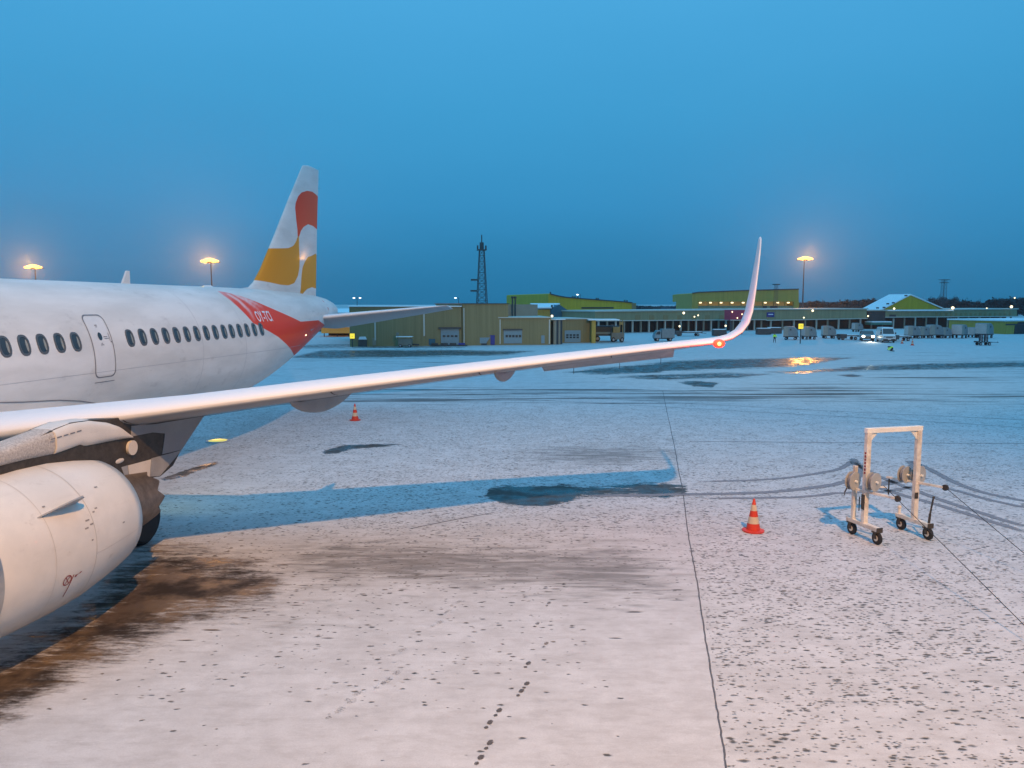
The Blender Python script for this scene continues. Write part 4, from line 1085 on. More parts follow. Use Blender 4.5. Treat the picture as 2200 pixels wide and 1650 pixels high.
for u in (1101, 1107):
    p = wB2.pt(u, 680, .5); q = wB2.pt(u, 641, .5)
    part(MB().cyl((p.x, p.y, p.z), (p.x, p.y, q.z), .11, n=8).cyl((p.x, p.y, q.z), (p.x, p.y, q.z+.25), .2, n=8), 'flue', 'steel_dark', bB2)
wC = wall_from(1071, 740.5, 1181, 740)
bC = building('warehouse_building', wC.P(wC.L/2, 0), 'low olive block with a wide blue-grey garage door and a side door')
part(box_on(wC, 0, wC.L, 0, wC.loc(1100, 683)[1], .9, -12), 'wall', 'olive_wall', bC)
part(box_on(wC, -.1, wC.L+.1, wC.loc(1100, 683)[1], wC.loc(1100, 681)[1], 1.1, -12.1), 'roof', 'trim_pale', bC)
d_ = part(rect(wC, (1081, 709, 1120, 737), .96, .9), 'garage_door', 'pale_blue', bC)
for k in range(5): part(rect(wC, (1085+k*7, 719, 1090+k*7, 724), 1.0, .95), 'pane', 'pane_dark', d_)
part(rect(wC, (1079, 706, 1121, 709), 1.1, .9), 'door_hood', 'dark_grey', bC)
part(rect(wC, (1161, 720, 1168, 737), .96, .9), 'side_door', 'pale_blue', bC)
for u in (1072, 1177): part(rect(wC, (u, 686, u+2.5, 738), 1.02, .9), 'drainpipe', 'trim_pale', bC)
wD = wall_from(1183, 740, 1200, 739)
bD = building('silo', wD.P(wD.L/2, 0), 'narrow ribbed steel silo columns with a snowy cap between two olive blocks', 'silo')
for k in range(4):
    p = wD.P(wD.L*(k+.5)/4, 0, .5); part(MB().cyl((p.x, p.y, 0), (p.x, p.y, wD.loc(1190, 687)[1]), .24, n=10), 'column', ('olive_wall2', 'steel_dark')[k % 2], bD, smooth='auto')
part(box_on(wD, -.2, wD.L+.2, wD.loc(1190, 687)[1], wD.loc(1190, 685)[1], 1.0, -.6), 'snow_cap', 'snow', bD)
part(box_on(wD, -.2, wD.L+.2, 0, wD.loc(1190, 690)[1], -.1, -2), 'back_wall', 'dark_wall', bD)
wE = wall_from(1201, 737, 1270, 736)
bE = building('warehouse_building', wE.P(wE.L/2, 0), 'olive block right of the silo, its pale garage door with two rows of panes')
part(box_on(wE, 0, wE.L, 0, wE.loc(1230, 686)[1], 0, -10), 'wall', 'olive_wall', bE)
part(box_on(wE, -.1, wE.L+.1, wE.loc(1230, 686)[1], wE.loc(1230, 684)[1], .2, -10), 'roof', 'trim_pale', bE)
d_ = part(rect(wE, (1213, 710, 1247, 735), .06, 0), 'garage_door', 'pale_blue', bE)
for k in range(4):
    for j in range(2): part(rect(wE, (1216+k*7.4, 718+j*5, 1221+k*7.4, 721.5+j*5), .1, .05), 'pane', 'pane_dark', d_)
wE2 = wall_from(1270.5, 737, 1279, 737)
part(box_on(wE2, 0, wE2.L, 0, wE2.loc(1275, 688)[1], .3, -8), 'side_wall', 'ochre_wall', bE)
part(box_on(wE2, -.5, wE2.L+3.2, wE2.loc(1275, 688)[1], wE2.loc(1275, 686)[1], .8, -4), 'canopy', 'snow', bE)

# long snow-roofed hall behind the tail
wF = wall_at(640, 1010, 150, 150)
bF = building('hall_building', wF.P(wF.L/2, 0), 'long low hall with a snow-covered roof, behind the tailplane')
part(box_on(wF, 0, wF.L, 0, wF.loc(800, 672)[1], 0, -10), 'wall', 'olive_wall', bF)
zt_ = wF.loc(800, 672.5)[1]; zr_ = wF.loc(800, 665.5)[1]
part(MB().prism([(.8, zt_), (.8, zt_+.15), (-9, zr_+.2), (-10, zr_)], lambda p, s: wF.P(-.5 if s == 0 else wF.L+.5, p[1], p[0])), 'roof', 'snow', bF)
part(box_on(wF, 9.5, 15, zr_-.05, zr_+.25, -6.5, -7), 'ridge_vent', 'dark_grey', bF)
# sodium-lit canopy left of the warehouse
wG = wall_at(690, 752, 126, 126)
bG = building('loading_canopy', wG.P(wG.L/2, 0), 'orange sodium-lit loading canopy with a snowy roof, seen under the tailplane', 'canopy')
part(rect(wG, (690, 703, 751.5, 716), 0, -6), 'fascia', 'orange_lit', bG)
part(rect(wG, (688, 700, 751.5, 702.5), .8, -6.5), 'roof', 'snow', bG)
for u in (694, 722, 747): part(rect(wG, (u, 714, u+1.6, 742), -.5, -.8), 'post', 'steel_dark', bG)
part(rect(wG, (690, 714, 751, 736), -5, -6), 'back_wall', 'dark_wall', bG)

# blue gabled shed and its yellow wing
wH = wall_at(1152, 1186, 150, 150)
bH = building('shed_building', wH.P(wH.L, 0), 'snow-roofed shed with a dark blue gable end beside the big yellow hangar', 'shed')
part(rect(wH, (1150, 665, 1185, 740), 0, -8), 'wall', 'ochre_wall', bH)
wH2 = wall_at(1185, 1236, 149.5, 152)
gp = [wH2.loc(u, v) for u, v in [(1185, 740), (1185, 662), (1202, 654.5), (1228, 672), (1228, 740)]]
part(wH2.prism([(x, max(z, 0)) for x, z in gp], 0, -6), 'gable_wall', 'blue_wall', bH)
rp = [wH2.pt(1139, 653.8, -4), wH2.pt(1203, 653.8, -4), wH2.pt(1185.5, 662.5, .3), wH2.pt(1152, 662.5, .3)]
rp2 = [p+Vector((0, 0, .22)) for p in rp]
part(MB().add(rp+rp2, [(0, 1, 2, 3), (7, 6, 5, 4), (0, 4, 5, 1), (1, 5, 6, 2), (2, 6, 7, 3), (3, 7, 4, 0)]), 'roof', 'snow', bH)
part(rect(wH2, (1183.6, 655, 1186, 663), .3, 0), 'flue', 'steel_dark', bH)

# big yellow hangar
wI = wall_at(1180, 1368, 175, 182)
bI = building('hangar_building', wI.P(wI.L/2, 0), 'large bright yellow-green hangar with a sagging roofline and lettering on its lower annex', 'hangar')
hp = [wI.loc(u, v) for u, v in [(1178, 720), (1178, 632), (1182, 630.5), (1196, 634), (1215, 637.5), (1250, 640.5), (1290, 643.5), (1330, 646.5), (1357, 649), (1358, 720)]]
part(wI.prism([(x, max(z, 0)) for x, z in hp], 0, -30), 'wall', 'yellow_wall', bI)
part(rect(wI, (1358, 651, 1367, 720), -.3, -28), 'side_wall', 'olive_wall', bI)
ep = [wI.loc(u, v) for u, v in [(1182, 630.5), (1196, 634), (1215, 637.5), (1250, 640.5), (1290, 643.5), (1330, 646.5), (1358, 649)]]
part(wI.prism(ep+[(x, z-.22) for x, z in ep[::-1]], .25, -.0), 'roof_edge', 'steel_dark', bI)
part(rect(wI, (1249, 660, 1318, 663), .1, 0), 'window_strip', 'pane_dark', bI)
part(rect(wI, (1228, 669, 1336, 670.6), 4, 0), 'annex_roof', 'snow', bI)
part(rect(wI, (1228, 670.6, 1333, 688), 3.6, 0), 'annex_wall', 'yellow_wall', bI)
part(rect(wI, (1262, 686.5, 1334, 688.4), 4.4, 3.5), 'annex_roof', 'snow', bI)
for u in (1185, 1233, 1238, 1244, 1284, 1288, 1345, 1350):
    part(rect(wI, (u-.8, 627 if u < 1190 else 636+(u-1233)*.075, u+.8, 634 if u < 1190 else 641+(u-1233)*.075), -.5, -.9), 'roof_vent', 'steel_dark', bI)
def sign_text(w, uvc, h, txt, m, parent, off, name='lettering', sx=1.):
    vs, fs = text_mesh(txt, h, True); x0, z0 = w.loc(*uvc)
    return part(MB().add([w.P(x0+v.x*sx, z0+v.y, off) for v in vs], fs), name, m, parent)
sign_text(wI, (1300, 683), .62*1.3, 'FORMATION', 'black_text', bI, 3.66, sx=1.25)

# terminal colonnade: pale band over a dark ground floor
def colonnade(name, label, w, u0, u1, vt0, vb0, vt1, vb1, vg, band, cols, depth=14):
    b_ = building(name, w.P(w.L/2, 0), label)
    p = [w.loc(u, v) for u, v in ((u0, vb0), (u1, vb1), (u1, vt1), (u0, vt0))]
    part(w.prism(p, 0, -depth), 'upper_wall', band, b_)
    q = [w.loc(u, v) for u, v in ((u0, vt0), (u1, vt1))]
    part(w.prism([(q[0][0]-.2, q[0][1]), (q[1][0]+.2, q[1][1]), (q[1][0]+.2, q[1][1]+.22), (q[0][0]-.2, q[0][1]+.22)], .3, -depth), 'roof_edge', 'trim_pale', b_)
    part(w.prism([(p[0][0], 0), (p[1][0], 0), (p[1][0], p[1][1]), (p[0][0], p[0][1])], -3, -depth), 'ground_floor', 'dark_wall', b_)
    part(w.prism([(p[0][0], p[0][1]-.05), (p[1][0], p[1][1]-.05), (p[1][0], p[1][1]+.12), (p[0][0], p[0][1]+.12)], .35, .0), 'ledge', 'trim_pale', b_)
    for k in range(cols):
        x = p[0][0]+(p[1][0]-p[0][0])*(k+.5)/cols; z = p[0][1]+(p[1][1]-p[0][1])*(k+.5)/cols
        part(box_on(w, x-.13, x+.13, 0, z-.06, -.1, -.4), 'column', 'trim_pale' if k % 2 == 0 else 'olive_wall2', b_)
    return b_
wJ = wall_at(1278, 1645, 140, 158)
bJ = colonnade('terminal_wing', 'low green-banded terminal wing behind the wingtip, with dark glazed ground floor', wJ, 1278, 1645, 670, 689.5, 666, 687, 720, 'band_wall', 22)
for k in range(9):
    x0, z1 = wJ.loc(1370+k*30, 676); part(box_on(wJ, x0-.5, x0+.6, z1-1.2, z1-.1, .05, 0), 'vent_panel', 'olive_wall', bJ)
wK = wall_at(1645, 1862, 158, 165)
bK = colonnade('terminal_wing', 'plain pale green terminal wing between the ochre block and the gabled roof', wK, 1645, 1862, 665.5, 688.5, 664.5, 684.5, 720, 'band_wall', 9)
part(rect(wK, (1647, 671, 1663, 681), .1, 0.02), 'blue_sign', 'blue_sign', bK)
part(rect(wK, (1650, 674.5, 1660, 676.3), .14, .1), 'sign_stripe', 'white_text', bK)
wL = wall_at(1862, 2192, 166, 172)
bL = colonnade('terminal_wing', 'terminal wing at the far right under a yellow gable, with lit wall lamps', wL, 1862, 2185, 668, 682, 664.5, 680, 716, 'band_wall', 14)
part(rect(wL, (1911, 676, 1924, 684), .1, .02), 'dark_window', 'pane_dark', bL)
for k in range(16): part(rect(wL, (2010+k*10.5, 672+(k % 3)*.5, 2014+k*10.5, 678), .08, .02), 'vent_panel', 'olive_wall', bL)
gp = [wL.loc(u, v) for u, v in [(1905, 667), (1965, 634), (2032, 663.5)]]
part(wL.prism(gp, -1.5, -8), 'gable_wall', 'yellow_wall', bL)
(ga, gb, gc) = gp
part(wL.prism([(ga[0]-.6, ga[1]-.1), (gb[0], gb[1]+.02), (gc[0]+.6, gc[1]-.1), (gc[0]+.6, gc[1]+.1), (gb[0], gb[1]+.26), (ga[0]-.6, ga[1]+.12)], -1.2, -8.6), 'roof', 'snow', bL)
for u, v in ((1886, 660), (1900, 659), (1908, 651), (1920, 649), (1947, 633.5)):
    part(rect(wL, (u, v, u+2.5, v+3), .0, -.6), 'roof_vent', 'steel_dark', bL)
part(rect(wL, (1905, 666, 2045, 668), .6, -1.5), 'snow_ledge', 'snow', bL)
part(rect(wL, (1862, 669, 1898, 691), .5, 0), 'glazed_porch', 'dark_wall', bL)
part(rect(wL, (1858, 690, 1900, 692), 2.5, 0), 'porch_roof', 'snow', bL)
part(rect(wL, (1858, 692.2, 1902, 697), 2.3, 0), 'green_awning', mat('green_awning', (.05, .22, .18), .7), bL)
# ochre building with lit loggia
wM = wall_at(1487, 1717, 205, 205)
bM_ = building('ochre_building', wM.P(wM.L/2, 0), 'tall ochre building with lit ceiling lamps under its overhang, crossed by the winglet')
mp_ = [wM.loc(u, v) for u, v in [(1487, 648), (1487, 631), (1500, 629), (1600, 625), (1716, 622), (1716, 648)]]
part(wM.prism(mp_, 0, -25), 'upper_wall', 'ochre_wall', bM_)
part(wM.prism([(x, z) for x, z in mp_[1:5]]+[(x, z+.25) for x, z in mp_[4:0:-1]], .2, -.05), 'roof_edge', 'steel_dark', bM_)
part(rect(wM, (1487, 648, 1500, 675), 0, -20), 'end_pier', 'ochre_wall', bM_); part(rect(wM, (1706, 648, 1716, 675), 0, -20), 'end_pier', 'ochre_wall', bM_)
part(rect(wM, (1500, 648, 1706, 658), -5, -20), 'loggia_wall', mat('loggia_wall', (.62, .52, .26), .8, var=.1, emit=(1, .75, .3), estr=.09), bM_)
part(rect(wM, (1500, 657, 1706, 675), -.5, -20), 'lower_wall', 'band_wall', bM_)
for u in (1509, 1531, 1554, 1578, 1602, 1650, 1677, 1700):
    part(rect(wM, (u-2.2, 649, u+2.2, 651.6), -2, -2.4), 'ceiling_lamp', 'lamp_small', bM_)
for u in (1523, 1546, 1570, 1594, 1640, 1664, 1688): part(rect(wM, (u-.5, 648, u+.5, 658), -.6, -.9), 'column', 'ochre_wall', bM_)
for u in (1640, 1656, 1663): part(rect(wM, (u, 657.5, u+8, 663), -.3, -.5), 'dark_window', 'pane_dark', bM_)
# maroon kiosk
wN = wall_at(1568, 1602, 136, 136)
bN = building('maroon_kiosk', wN.P(wN.L/2, 0), 'small maroon lit cabin left of the winglet bend', 'kiosk')
part(rect(wN, (1570, 666, 1600, 688), 0, -4), 'wall', 'maroon', bN); part(rect(wN, (1569, 686.8, 1601, 688.6), .15, 0), 'sill', 'trim_pale', bN)
part(rect(wN, (1572, 688.6, 1575, 720), -.5, -1), 'leg', 'steel_dark', bN); part(rect(wN, (1594, 688.6, 1597, 720), -.5, -1), 'leg', 'steel_dark', bN)
for u, v in ((1573, 670), (1594, 675), (1597, 684), (1584, 683)): part(rect(wN, (u-.9, v-1.3, u+.9, v+1.3), .12, .02), 'lamp', 'lamp_small', bN)
# yellow building at the right edge
wO = wall_from(2160, 718, 2290, 716)
bO = building('yellow_building', wO.P(wO.L/2, 0), 'mustard yellow low building with a dark doorway at the right edge', 'building')
part(box_on(wO, 0, wO.L, 0, wO.loc(2180, 690)[1], 0, -12), 'wall', 'ochre_wall', bO)
part(box_on(wO, -.3, wO.L+.2, wO.loc(2180, 690)[1], wO.loc(2180, 687)[1], .3, -12.2), 'roof', 'snow', bO)
part(rect(wO, (2160.5, 696, 2290, 697.3), .08, 0), 'shadow_gap', 'steel_dark', bO)
part(wO.prism([(wO.loc(2178, 717)[0], 0), (wO.loc(2180, 706)[0], 1.5), (wO.loc(2188, 702.5)[0], 2.1), (wO.loc(2215, 702)[0], 2.1), (wO.loc(2217, 717)[0], 0)], .06, 0), 'doorway', 'dark_wall', bO)
# far strip building + dark roof
wP = wall_at(1438, 1492, 260, 260)
bP = building('dark_roofed_hall', wP.P(wP.L/2, 0), 'distant hall with a thin dark flat roof just left of the ochre building', 'hall')
part(rect(wP, (1438, 658.5, 1490, 660.3), 0, -20), 'roof', 'steel_dark', bP); part(rect(wP, (1442, 660.4, 1490, 672), -1, -18), 'wall', 'blue_wall', bP)
# small wall lamps on the buildings
def wall_lamp(u, v, Y, label, r=.20, m='lamp_small'):
    p = atY(u, v, Y); o = empty('wall_lamp', p, 0, label, 'lamp', 'lit lamps on the far buildings')
    MB().sphere((0, 0, 0), r, 10, 6).build('bulb', m, o, smooth=True)
    MB().box((0, .25, .12), (r*1.2, .5, .08)).build('bracket', 'steel_dark', o)
for u, v, Y, r, l in ((1186, 679, 100.5, .15, 'lamp on the corner above the silo, by the blue gable'), (1337, 676.5, 171, .24, 'yellowish lamp right of the lettering on the yellow hangar'),
                      (1469, 672.5, 146, .22, 'lamp on the green band left of the maroon cabin'), (1492, 680.5, 140, .13, 'lower lamp of the close pair on the green band'),
                      (1500, 677.5, 140, .13, 'upper lamp of the close pair on the green band'), (1460, 701, 140, .16, 'lamp under the green band above the parked carts'),
                      (1559, 700, 140, .17, 'lamp below the maroon cabin, above the red wing light'), (1746, 667.5, 160, .22, 'lamp on the roof edge right of the tall mast'),
                      (1727, 682.5, 158, .15, 'lamp on the mast foot above the square yellow sign'), (1865, 679, 164, .17, 'bluish lamp on the glazed porch'),
                      (1921, 663, 165.5, .2, 'lamp at the left foot of the yellow gable'), (2047, 661.5, 168, .30, 'large lamp right of the yellow gable'),
                      (2120, 662.2, 169, .13, 'small white lamp on the long roof'), (2173, 659, 170, .28, 'warm lamp near the right edge of the roof'), (2180, 640, 200, .18, 'high lamp among the trees at the right edge')):
    wall_lamp(u, v, Y, l, r)

# ================================================================== MASTS, TOWERS, LAMPS
def mast_lamp(u, v, Y, label, half=1.):
    p = atY(u, v, Y); o = empty('floodlight_mast', (p.x, p.y, 0), 0, label, 'light mast', 'tall sodium floodlight masts')
    H = p.z
    MB().cyl((0, 0, 0), (0, 0, H), .34, .15, 10).build('mast', 'steel_dark', o, smooth='auto')
    MB().cyl((0, 0, H-.5), (0, 0, H-.1), 1.5, 1.5, 14).box((0, 0, H-.2), (6.0*half, .3, .25)).build('lamp_ring', 'steel_dark', o, smooth='auto')
    for k in range(-3, 4):
        x = k*.85*half
        MB().sphere((x, -1.0, H+.25-abs(k)*.06), (1.0, .85, .62, .42)[abs(k)], 12, 8, (1, .5, .8)).build('floodlight', 'lamp_warm', o, smooth=True)
    ml_ = lamp('floodlight_glow', p, 115000, (1, .42, .07), 1.5, 'SPOT', p+Vector((-p.x*.8, -p.y, -14)), 40, .8); ml_.parent = o; ml_.location = (0, -2.6, H+.6)
    return o
mast_lamp(1728, 557, 300, 'tall mast right of the winglet carrying a cluster of glowing orange floodlights')
mast_lamp(453, 562, 250, 'glowing orange floodlight mast rising behind the rear fuselage')
mast_lamp(75, 575, 255, 'glowing orange floodlight mast above the fuselage near the left edge')
def street_lamp(u, v, Y, label, dbl=True):
    p = atY(u, v, Y); o = empty('street_lamp', (p.x, p.y, 0), 0, label, 'street lamp', 'small white lamps on poles'); H = p.z
    MB().cyl((0, 0, 0), (0, 0, H), .12, .07, 8).build('pole', 'steel_dark', o, smooth='auto')
    for sx in ((-1, 1) if dbl else (-1,)):
        MB().bar((0, 0, H), (sx*.9, 0, H+.1), .09).build('lamp_arm', 'steel_dark', o); MB().sphere((sx*.9, -.05, H-.02), .30, 10, 6, (1.2, 1, .6)).build('lamp_head', 'lamp_white', o, smooth=True)
street_lamp(767, 640, 230, 'double white street lamp above the hall behind the tail')
street_lamp(985, 640, 235, 'single white street lamp left of the lattice tower', False)
street_lamp(1247, 633, 240, 'white street lamp standing over the yellow hangar roof', False)
def lattice(u, vt, Y, wb, wt, label, name='lattice_tower', head=True, seg=14):
    p = atY(u, vt, Y); o = empty(name, (p.x, p.y, 0), R(12), label, 'tower'); H = p.z
    m1, m2 = MB(), MB(); q = lambda i: i/seg
    cor = lambda z, k: Vector(((wb+(wt-wb)*z/H)/2*(1 if k in (0, 1) else -1), (wb+(wt-wb)*z/H)/2*(1 if k in (1, 2) else -1), z))
    for k in range(4): m1.bar(cor(0, k), cor(H, k), wb*.045)
    for i in range(seg):
        z0, z1 = H*i/seg, H*(i+1)/seg
        for k in range(4):
            k2 = (k+1) % 4; m2.bar(cor(z0, k), cor(z1, k2), wb*.022); m2.bar(cor(z0, k2), cor(z1, k), wb*.022); m2.bar(cor(z1, k), cor(z1, k2), wb*.025)
    m1.build('tower_leg_frame', 'steel_dark', o); m2.build('bracing', 'steel_dark', o)
    if head:
        MB().box((0, 0, H), (wt*1.9, wt*1.9, .22)).cyl((0, 0, H), (0, 0, H+1.6), wt*.45, n=8).cyl((0, 0, H+1.6), (0, 0, H+3.2), .12, n=6).box((-wt*.9, 0, H+.55), (.3, .3, .8)).box((wt*.9, 0, H+.55), (.3, .3, .8)).build('antenna_platform', 'steel_dark', o)
        for z in (.62, .48, .30): MB().box((-wt*.5-.9+(1-z)*-.8, 0, H*z), (1.4, .3, .35)).build('antenna', 'steel_dark', o)
    else:
        MB().box((0, 0, H), (wt*2.2, wt*2.2, .2)).box((0, 0, H-1.2), (wt*1.9, wt*1.9, .2)).build('lamp_platform', 'steel_dark', o)
    return o
lattice(1035, 537, 170, 2.6, 1.0, 'slim steel lattice tower with antennas rising behind the olive warehouse')
lattice(1668, 611, 190, .8, .6, 'thin lattice mast in front of the ochre building, right of the winglet', 'lattice_mast', False, 10)
lattice(2029, 601, 330, 1.8, 1.4, 'lattice mast rising from the bare trees right of the yellow gable', 'lattice_mast', False, 10)
# yellow stand signs
def stand_sign(u, v, vb, Y, txt, label):
    p = atY(u, v, Y); o = empty('stand_sign', (p.x, p.y, 0), 0, label, 'sign', 'square lit yellow stand signs'); k = Y/F
    h = 12*k
    MB().box((0, 0, p.z/2-h*.25), (.10, .10, p.z-h*.5)).build('post', 'steel_dark', o)
    MB().box((0, .06, p.z), (h*.98, .16, h*1.04)).build('sign_box', 'steel_dark', o, bevel=.04)
    f = MB().box((0, -.05, p.z), (h*.86, .05, h*.9)).build('sign_face', 'yellow_lit', o, bevel=.02)
    vs, fs = text_mesh(txt, h*.62, True)
    MB().add([(x.x, -.082, p.z+x.y) for x in vs], fs).build('sign_number', mat('sign_ink', (.45, .32, .02), .6) if 'sign_ink' not in bpy.data.materials else bpy.data.materials['sign_ink'], f)
stand_sign(1720.5, 701, 730, 104, '15', 'glowing square yellow stand sign under the tall mast, above the carts')
stand_sign(757, 722, 745, 95.5, '-', 'glowing square yellow sign at the corner of the olive warehouse')

# ================================================================== VEHICLES
def wheels(o, xs_, y, r, w=.22):
    for x in xs_:
        for s in (-1, 1):
            t = MB().lathe([(-w/2, r*.5), (-w/2, r*.92), (-w*.35, r), (w*.35, r), (w/2, r*.92), (w/2, r*.5)], (x, s*y, r), (0, 1, 0), 20).build('wheel', 'rubber', o, smooth='auto')
            MB().cyl((x, s*(y+w*.46), r), (x, s*(y+w*.52), r), r*.55, n=14).build('hubcap', 'grey_paint', t)
def body_loft(name, prof, halfw, m, o, inset=.12, zin=1.2, bevel=.05):
    """side profile polygon (x,z) extruded with tumblehome above zin"""
    n = len(prof); rr_ = []
    for s, k in ((-1, 0), (1, 0)):
        rr_.append([(x, s*(halfw-(max(0, z-zin)*inset)), z) for x, z in prof])
    return MB().rings(rr_).build(name, m, o, bevel=bevel)
def make_van(loc, rz, label):
    o = empty('van', loc, rz, label, 'van')   # +x = front
    prof = [(-2.75, .42), (-2.78, 1.5), (-2.70, 2.45), (-2.45, 2.58), (1.0, 2.60), (1.28, 2.48), (2.10, 1.45), (2.62, 1.22), (2.76, .95), (2.76, .42)]
    body_loft('body', prof, .99, 'van_white', o, .09)
    MB().prism([(1.34, 2.36), (2.06, 1.50)], lambda p, s: (p[0], p[1], 0))
    ws = MB(); n = Vector((.78, 0, .62))
    ws.add([Vector((x, y, z))+n*.012 for x, y, z in ((1.36, -.80, 2.38), (1.36, .80, 2.38), (2.07, .88, 1.49), (2.07, -.88, 1.49))], [(0, 1, 2, 3)]); ws.build('windscreen', 'pane_dark', o)
    for s in (-1, 1):
        hw = lambda z: .99-max(0, z-1.2)*.09+.012
        MB().add([(x, s*hw(z), z) for x, z in ((.55, 1.5), (1.75, 1.5), (1.30, 2.15), (.55, 2.2))], [(0, 1, 2, 3)]).build('side_window', 'pane_dark', o)
        MB().box((1.75, s*1.14, 1.62), (.12, .2, .32)).build('wing_mirror', 'dark_grey', o)
        MB().box((2.70, s*.74, 1.02), (.14, .36, .24)).build('headlight', 'pale_blue', o, bevel=.03)
        MB().box((.2, s*1.0, 1.0), (4.6, .02, .14)).build('side_moulding', 'dark_grey', o)
    MB().box((2.765, 0, .98), (.05, 1.05, .26)).build('grille', 'dark_grey', o); MB().box((2.74, 0, .55), (.16, 1.9, .30)).build('bumper', 'dark_grey', o, bevel=.04)
    MB().box((2.83, 0, .56), (.02, .5, .11)).build('number_plate', 'white_text', o)
    wheels(o, (-1.75, 1.85), .86, .36)
    MB().box((0, 0, .36), (4.4, 1.7, .2)).build('underbody', 'dark_grey', o)
    return o
def make_car(loc, rz, label):
    o = empty('car', loc, rz, label, 'car')
    prof = [(-2.1, .35), (-2.15, .85), (-2.0, 1.05), (-1.6, 1.45), (-.2, 1.55), (.45, 1.46), (1.15, 1.0), (1.95, .86), (2.15, .62), (2.15, .35)]
    body_loft('body', prof, .86, 'car_grey', o, .22, .95, .06)
    MB().add([(x+.012, y, z+.012) for x, y, z in ((.50, -.70, 1.42), (.50, .70, 1.42), (1.12, .80, 1.03), (1.12, -.80, 1.03))], [(0, 1, 2, 3)]).build('windscreen', 'pane_dark', o)
    for s in (-1, 1):
        MB().sphere((2.12, s*.62, .70), .19, 14, 8, (.5, 1.1, .8)).build('headlight', 'head_lamp', o, smooth=True)
        MB().add([(x, s*(.875-max(0, z-.95)*.22), z) for x, z in ((-1.4, 1.05), (.9, 1.05), (.4, 1.40), (-1.2, 1.40))], [(0, 1, 2, 3)]).build('side_window', 'pane_dark', o)
    MB().box((2.17, 0, .62), (.04, .8, .16)).build('grille', 'dark_grey', o); MB().box((2.13, 0, .42), (.14, 1.6, .16)).build('bumper', 'dark_grey', o, bevel=.03)
    wheels(o, (-1.35, 1.35), .74, .32)
    return o
van = make_van(G(1902, 735), R(-103), 'white high-roof van facing the viewer beside the car with lit headlights')
pc = G(1862, 732)
van.scale = (.80, .82, .80)
car = make_car(pc, R(-110), 'small dark car with both headlights glaring, left of the white van')
hd = Vector((math.cos(R(-100)), math.sin(R(-100)), 0))
lamp('car_headlight_beam', pc+hd*2.4+Vector((0, 0, .75)), 900, (1, .97, .72), .15, 'SPOT', pc+hd*12+Vector((-3, 0, -3.0)), 55, .9)

def make_cart(name='baggage_cart'):
    o = empty(name, (0, 0, 0), 0, 'x', 'baggage cart', 'covered baggage carts parked in a row')
    MB().box((0, 0, .46), (1.95, 1.4, .12)).build('deck', 'steel_dark', o)
    prof = [(-.92, .52), (-.92, 1.84), (-.8, 1.9), (.10, 1.9), (.45, 1.78), (.74, 1.48), (.9, 1.05), (.92, .52)]
    MB().prism(prof, lambda p, s: (p[0], -.72 if s == 0 else .72, p[1])).build('cover', 'cart_cover', o, bevel=.04)
    MB().prism([(-.935, .52), (-.935, 1.86), (-.3, 1.87), (-.3, .52)], lambda p, s: (p[0], -.735 if s == 0 else -.70, p[1])).build('side_panel', 'cart_panel', o)
    MB().box((-.95, 0, 1.2), (.04, 1.38, 1.28)).build('end_panel', 'cart_pink', o)
    MB().box((.0, -.745, 1.45), (.2, .02, .22)).build('emblem_plate', 'dark_grey', o)
    wheels(o, (-.6, .6), .62, .2, .16)
    MB().bar((.92, 0, .42), (1.5, 0, .33), .06).build('tow_bar', 'steel_dark', o)
    return o
cart = make_cart(); first = True
def place_cart(u, v, rz, label, s=1.):
    global first
    o = cart if first else copy_tree(cart); first = False
    o.location = G(u, v); o.rotation_euler = (0, 0, rz); o['label'] = label; o.scale = (s, s, s)
    return o
place_cart(1699, 730, R(-25), 'cluttered baggage cart just right of the standing worker', 1.05)
place_cart(1737, 729, R(8), 'rounded baggage cart directly right of the square yellow stand sign', 1.0)
place_cart(1780, 727, R(-8), 'lone blue-grey baggage cart standing apart between the yellow sign and the headlights', 1.02)
place_cart(1842, 713, R(5), 'small distant baggage cart behind the low trailer', .9)
place_cart(1960, 727, R(-3), 'baggage cart nearest the right side of the white van', 1.02)
place_cart(1983, 726.5, R(6), 'bluish round-backed baggage cart, second to the right of the white van', .95)
place_cart(2008, 726.5, R(-5), 'flat pale baggage cart in the middle of the row right of the van', 1.1)
place_cart(2029, 726.5, R(3), 'baggage cart immediately left of the one with a pinkish end', .88)
place_cart(2061, 726.5, R(38), 'baggage cart with a pinkish end panel, left of the wheeled cable stand', 1.12)
place_cart(2092, 725, R(30), 'baggage cart mostly hidden behind the rightmost cart', .85)
place_cart(2114, 726, R(34), 'rightmost baggage cart with a pink end, standing behind the wheeled cable stand', 1.22)
def low_trailer(loc, rz, label, L=2.6):
    o = empty('flatbed_trailer', loc, rz, label, 'trailer', 'low flatbed trailers')
    MB().box((0, 0, .62), (L, 1.4, .14)).build('deck', 'steel_dark', o); MB().box((-L/2+.5, -.2, .55), (1.0, 1.3, .62)).build('side_box', 'dark_grey', o, bevel=.03)
    MB().box((L*.18, 0, .72), (L*.6, 1.2, .06)).build('snow_load', 'snow', o)
    wheels(o, (-L*.33, L*.33), .6, .24, .16); MB().bar((L/2, 0, .5), (L/2+.8, 0, .4), .07).build('tow_bar', 'steel_dark', o)
low_trailer(G(1820, 730), R(3), 'low dark trailer left of the car headlights', 2.9)
low_trailer(G(1932, 732.5), R(2), 'low dark trailer hitched behind the white van', 2.9)
low_trailer(G(1478, 722), R(4), 'snow-dusted flat trailer above the wing, behind the cab truck', 4.5)

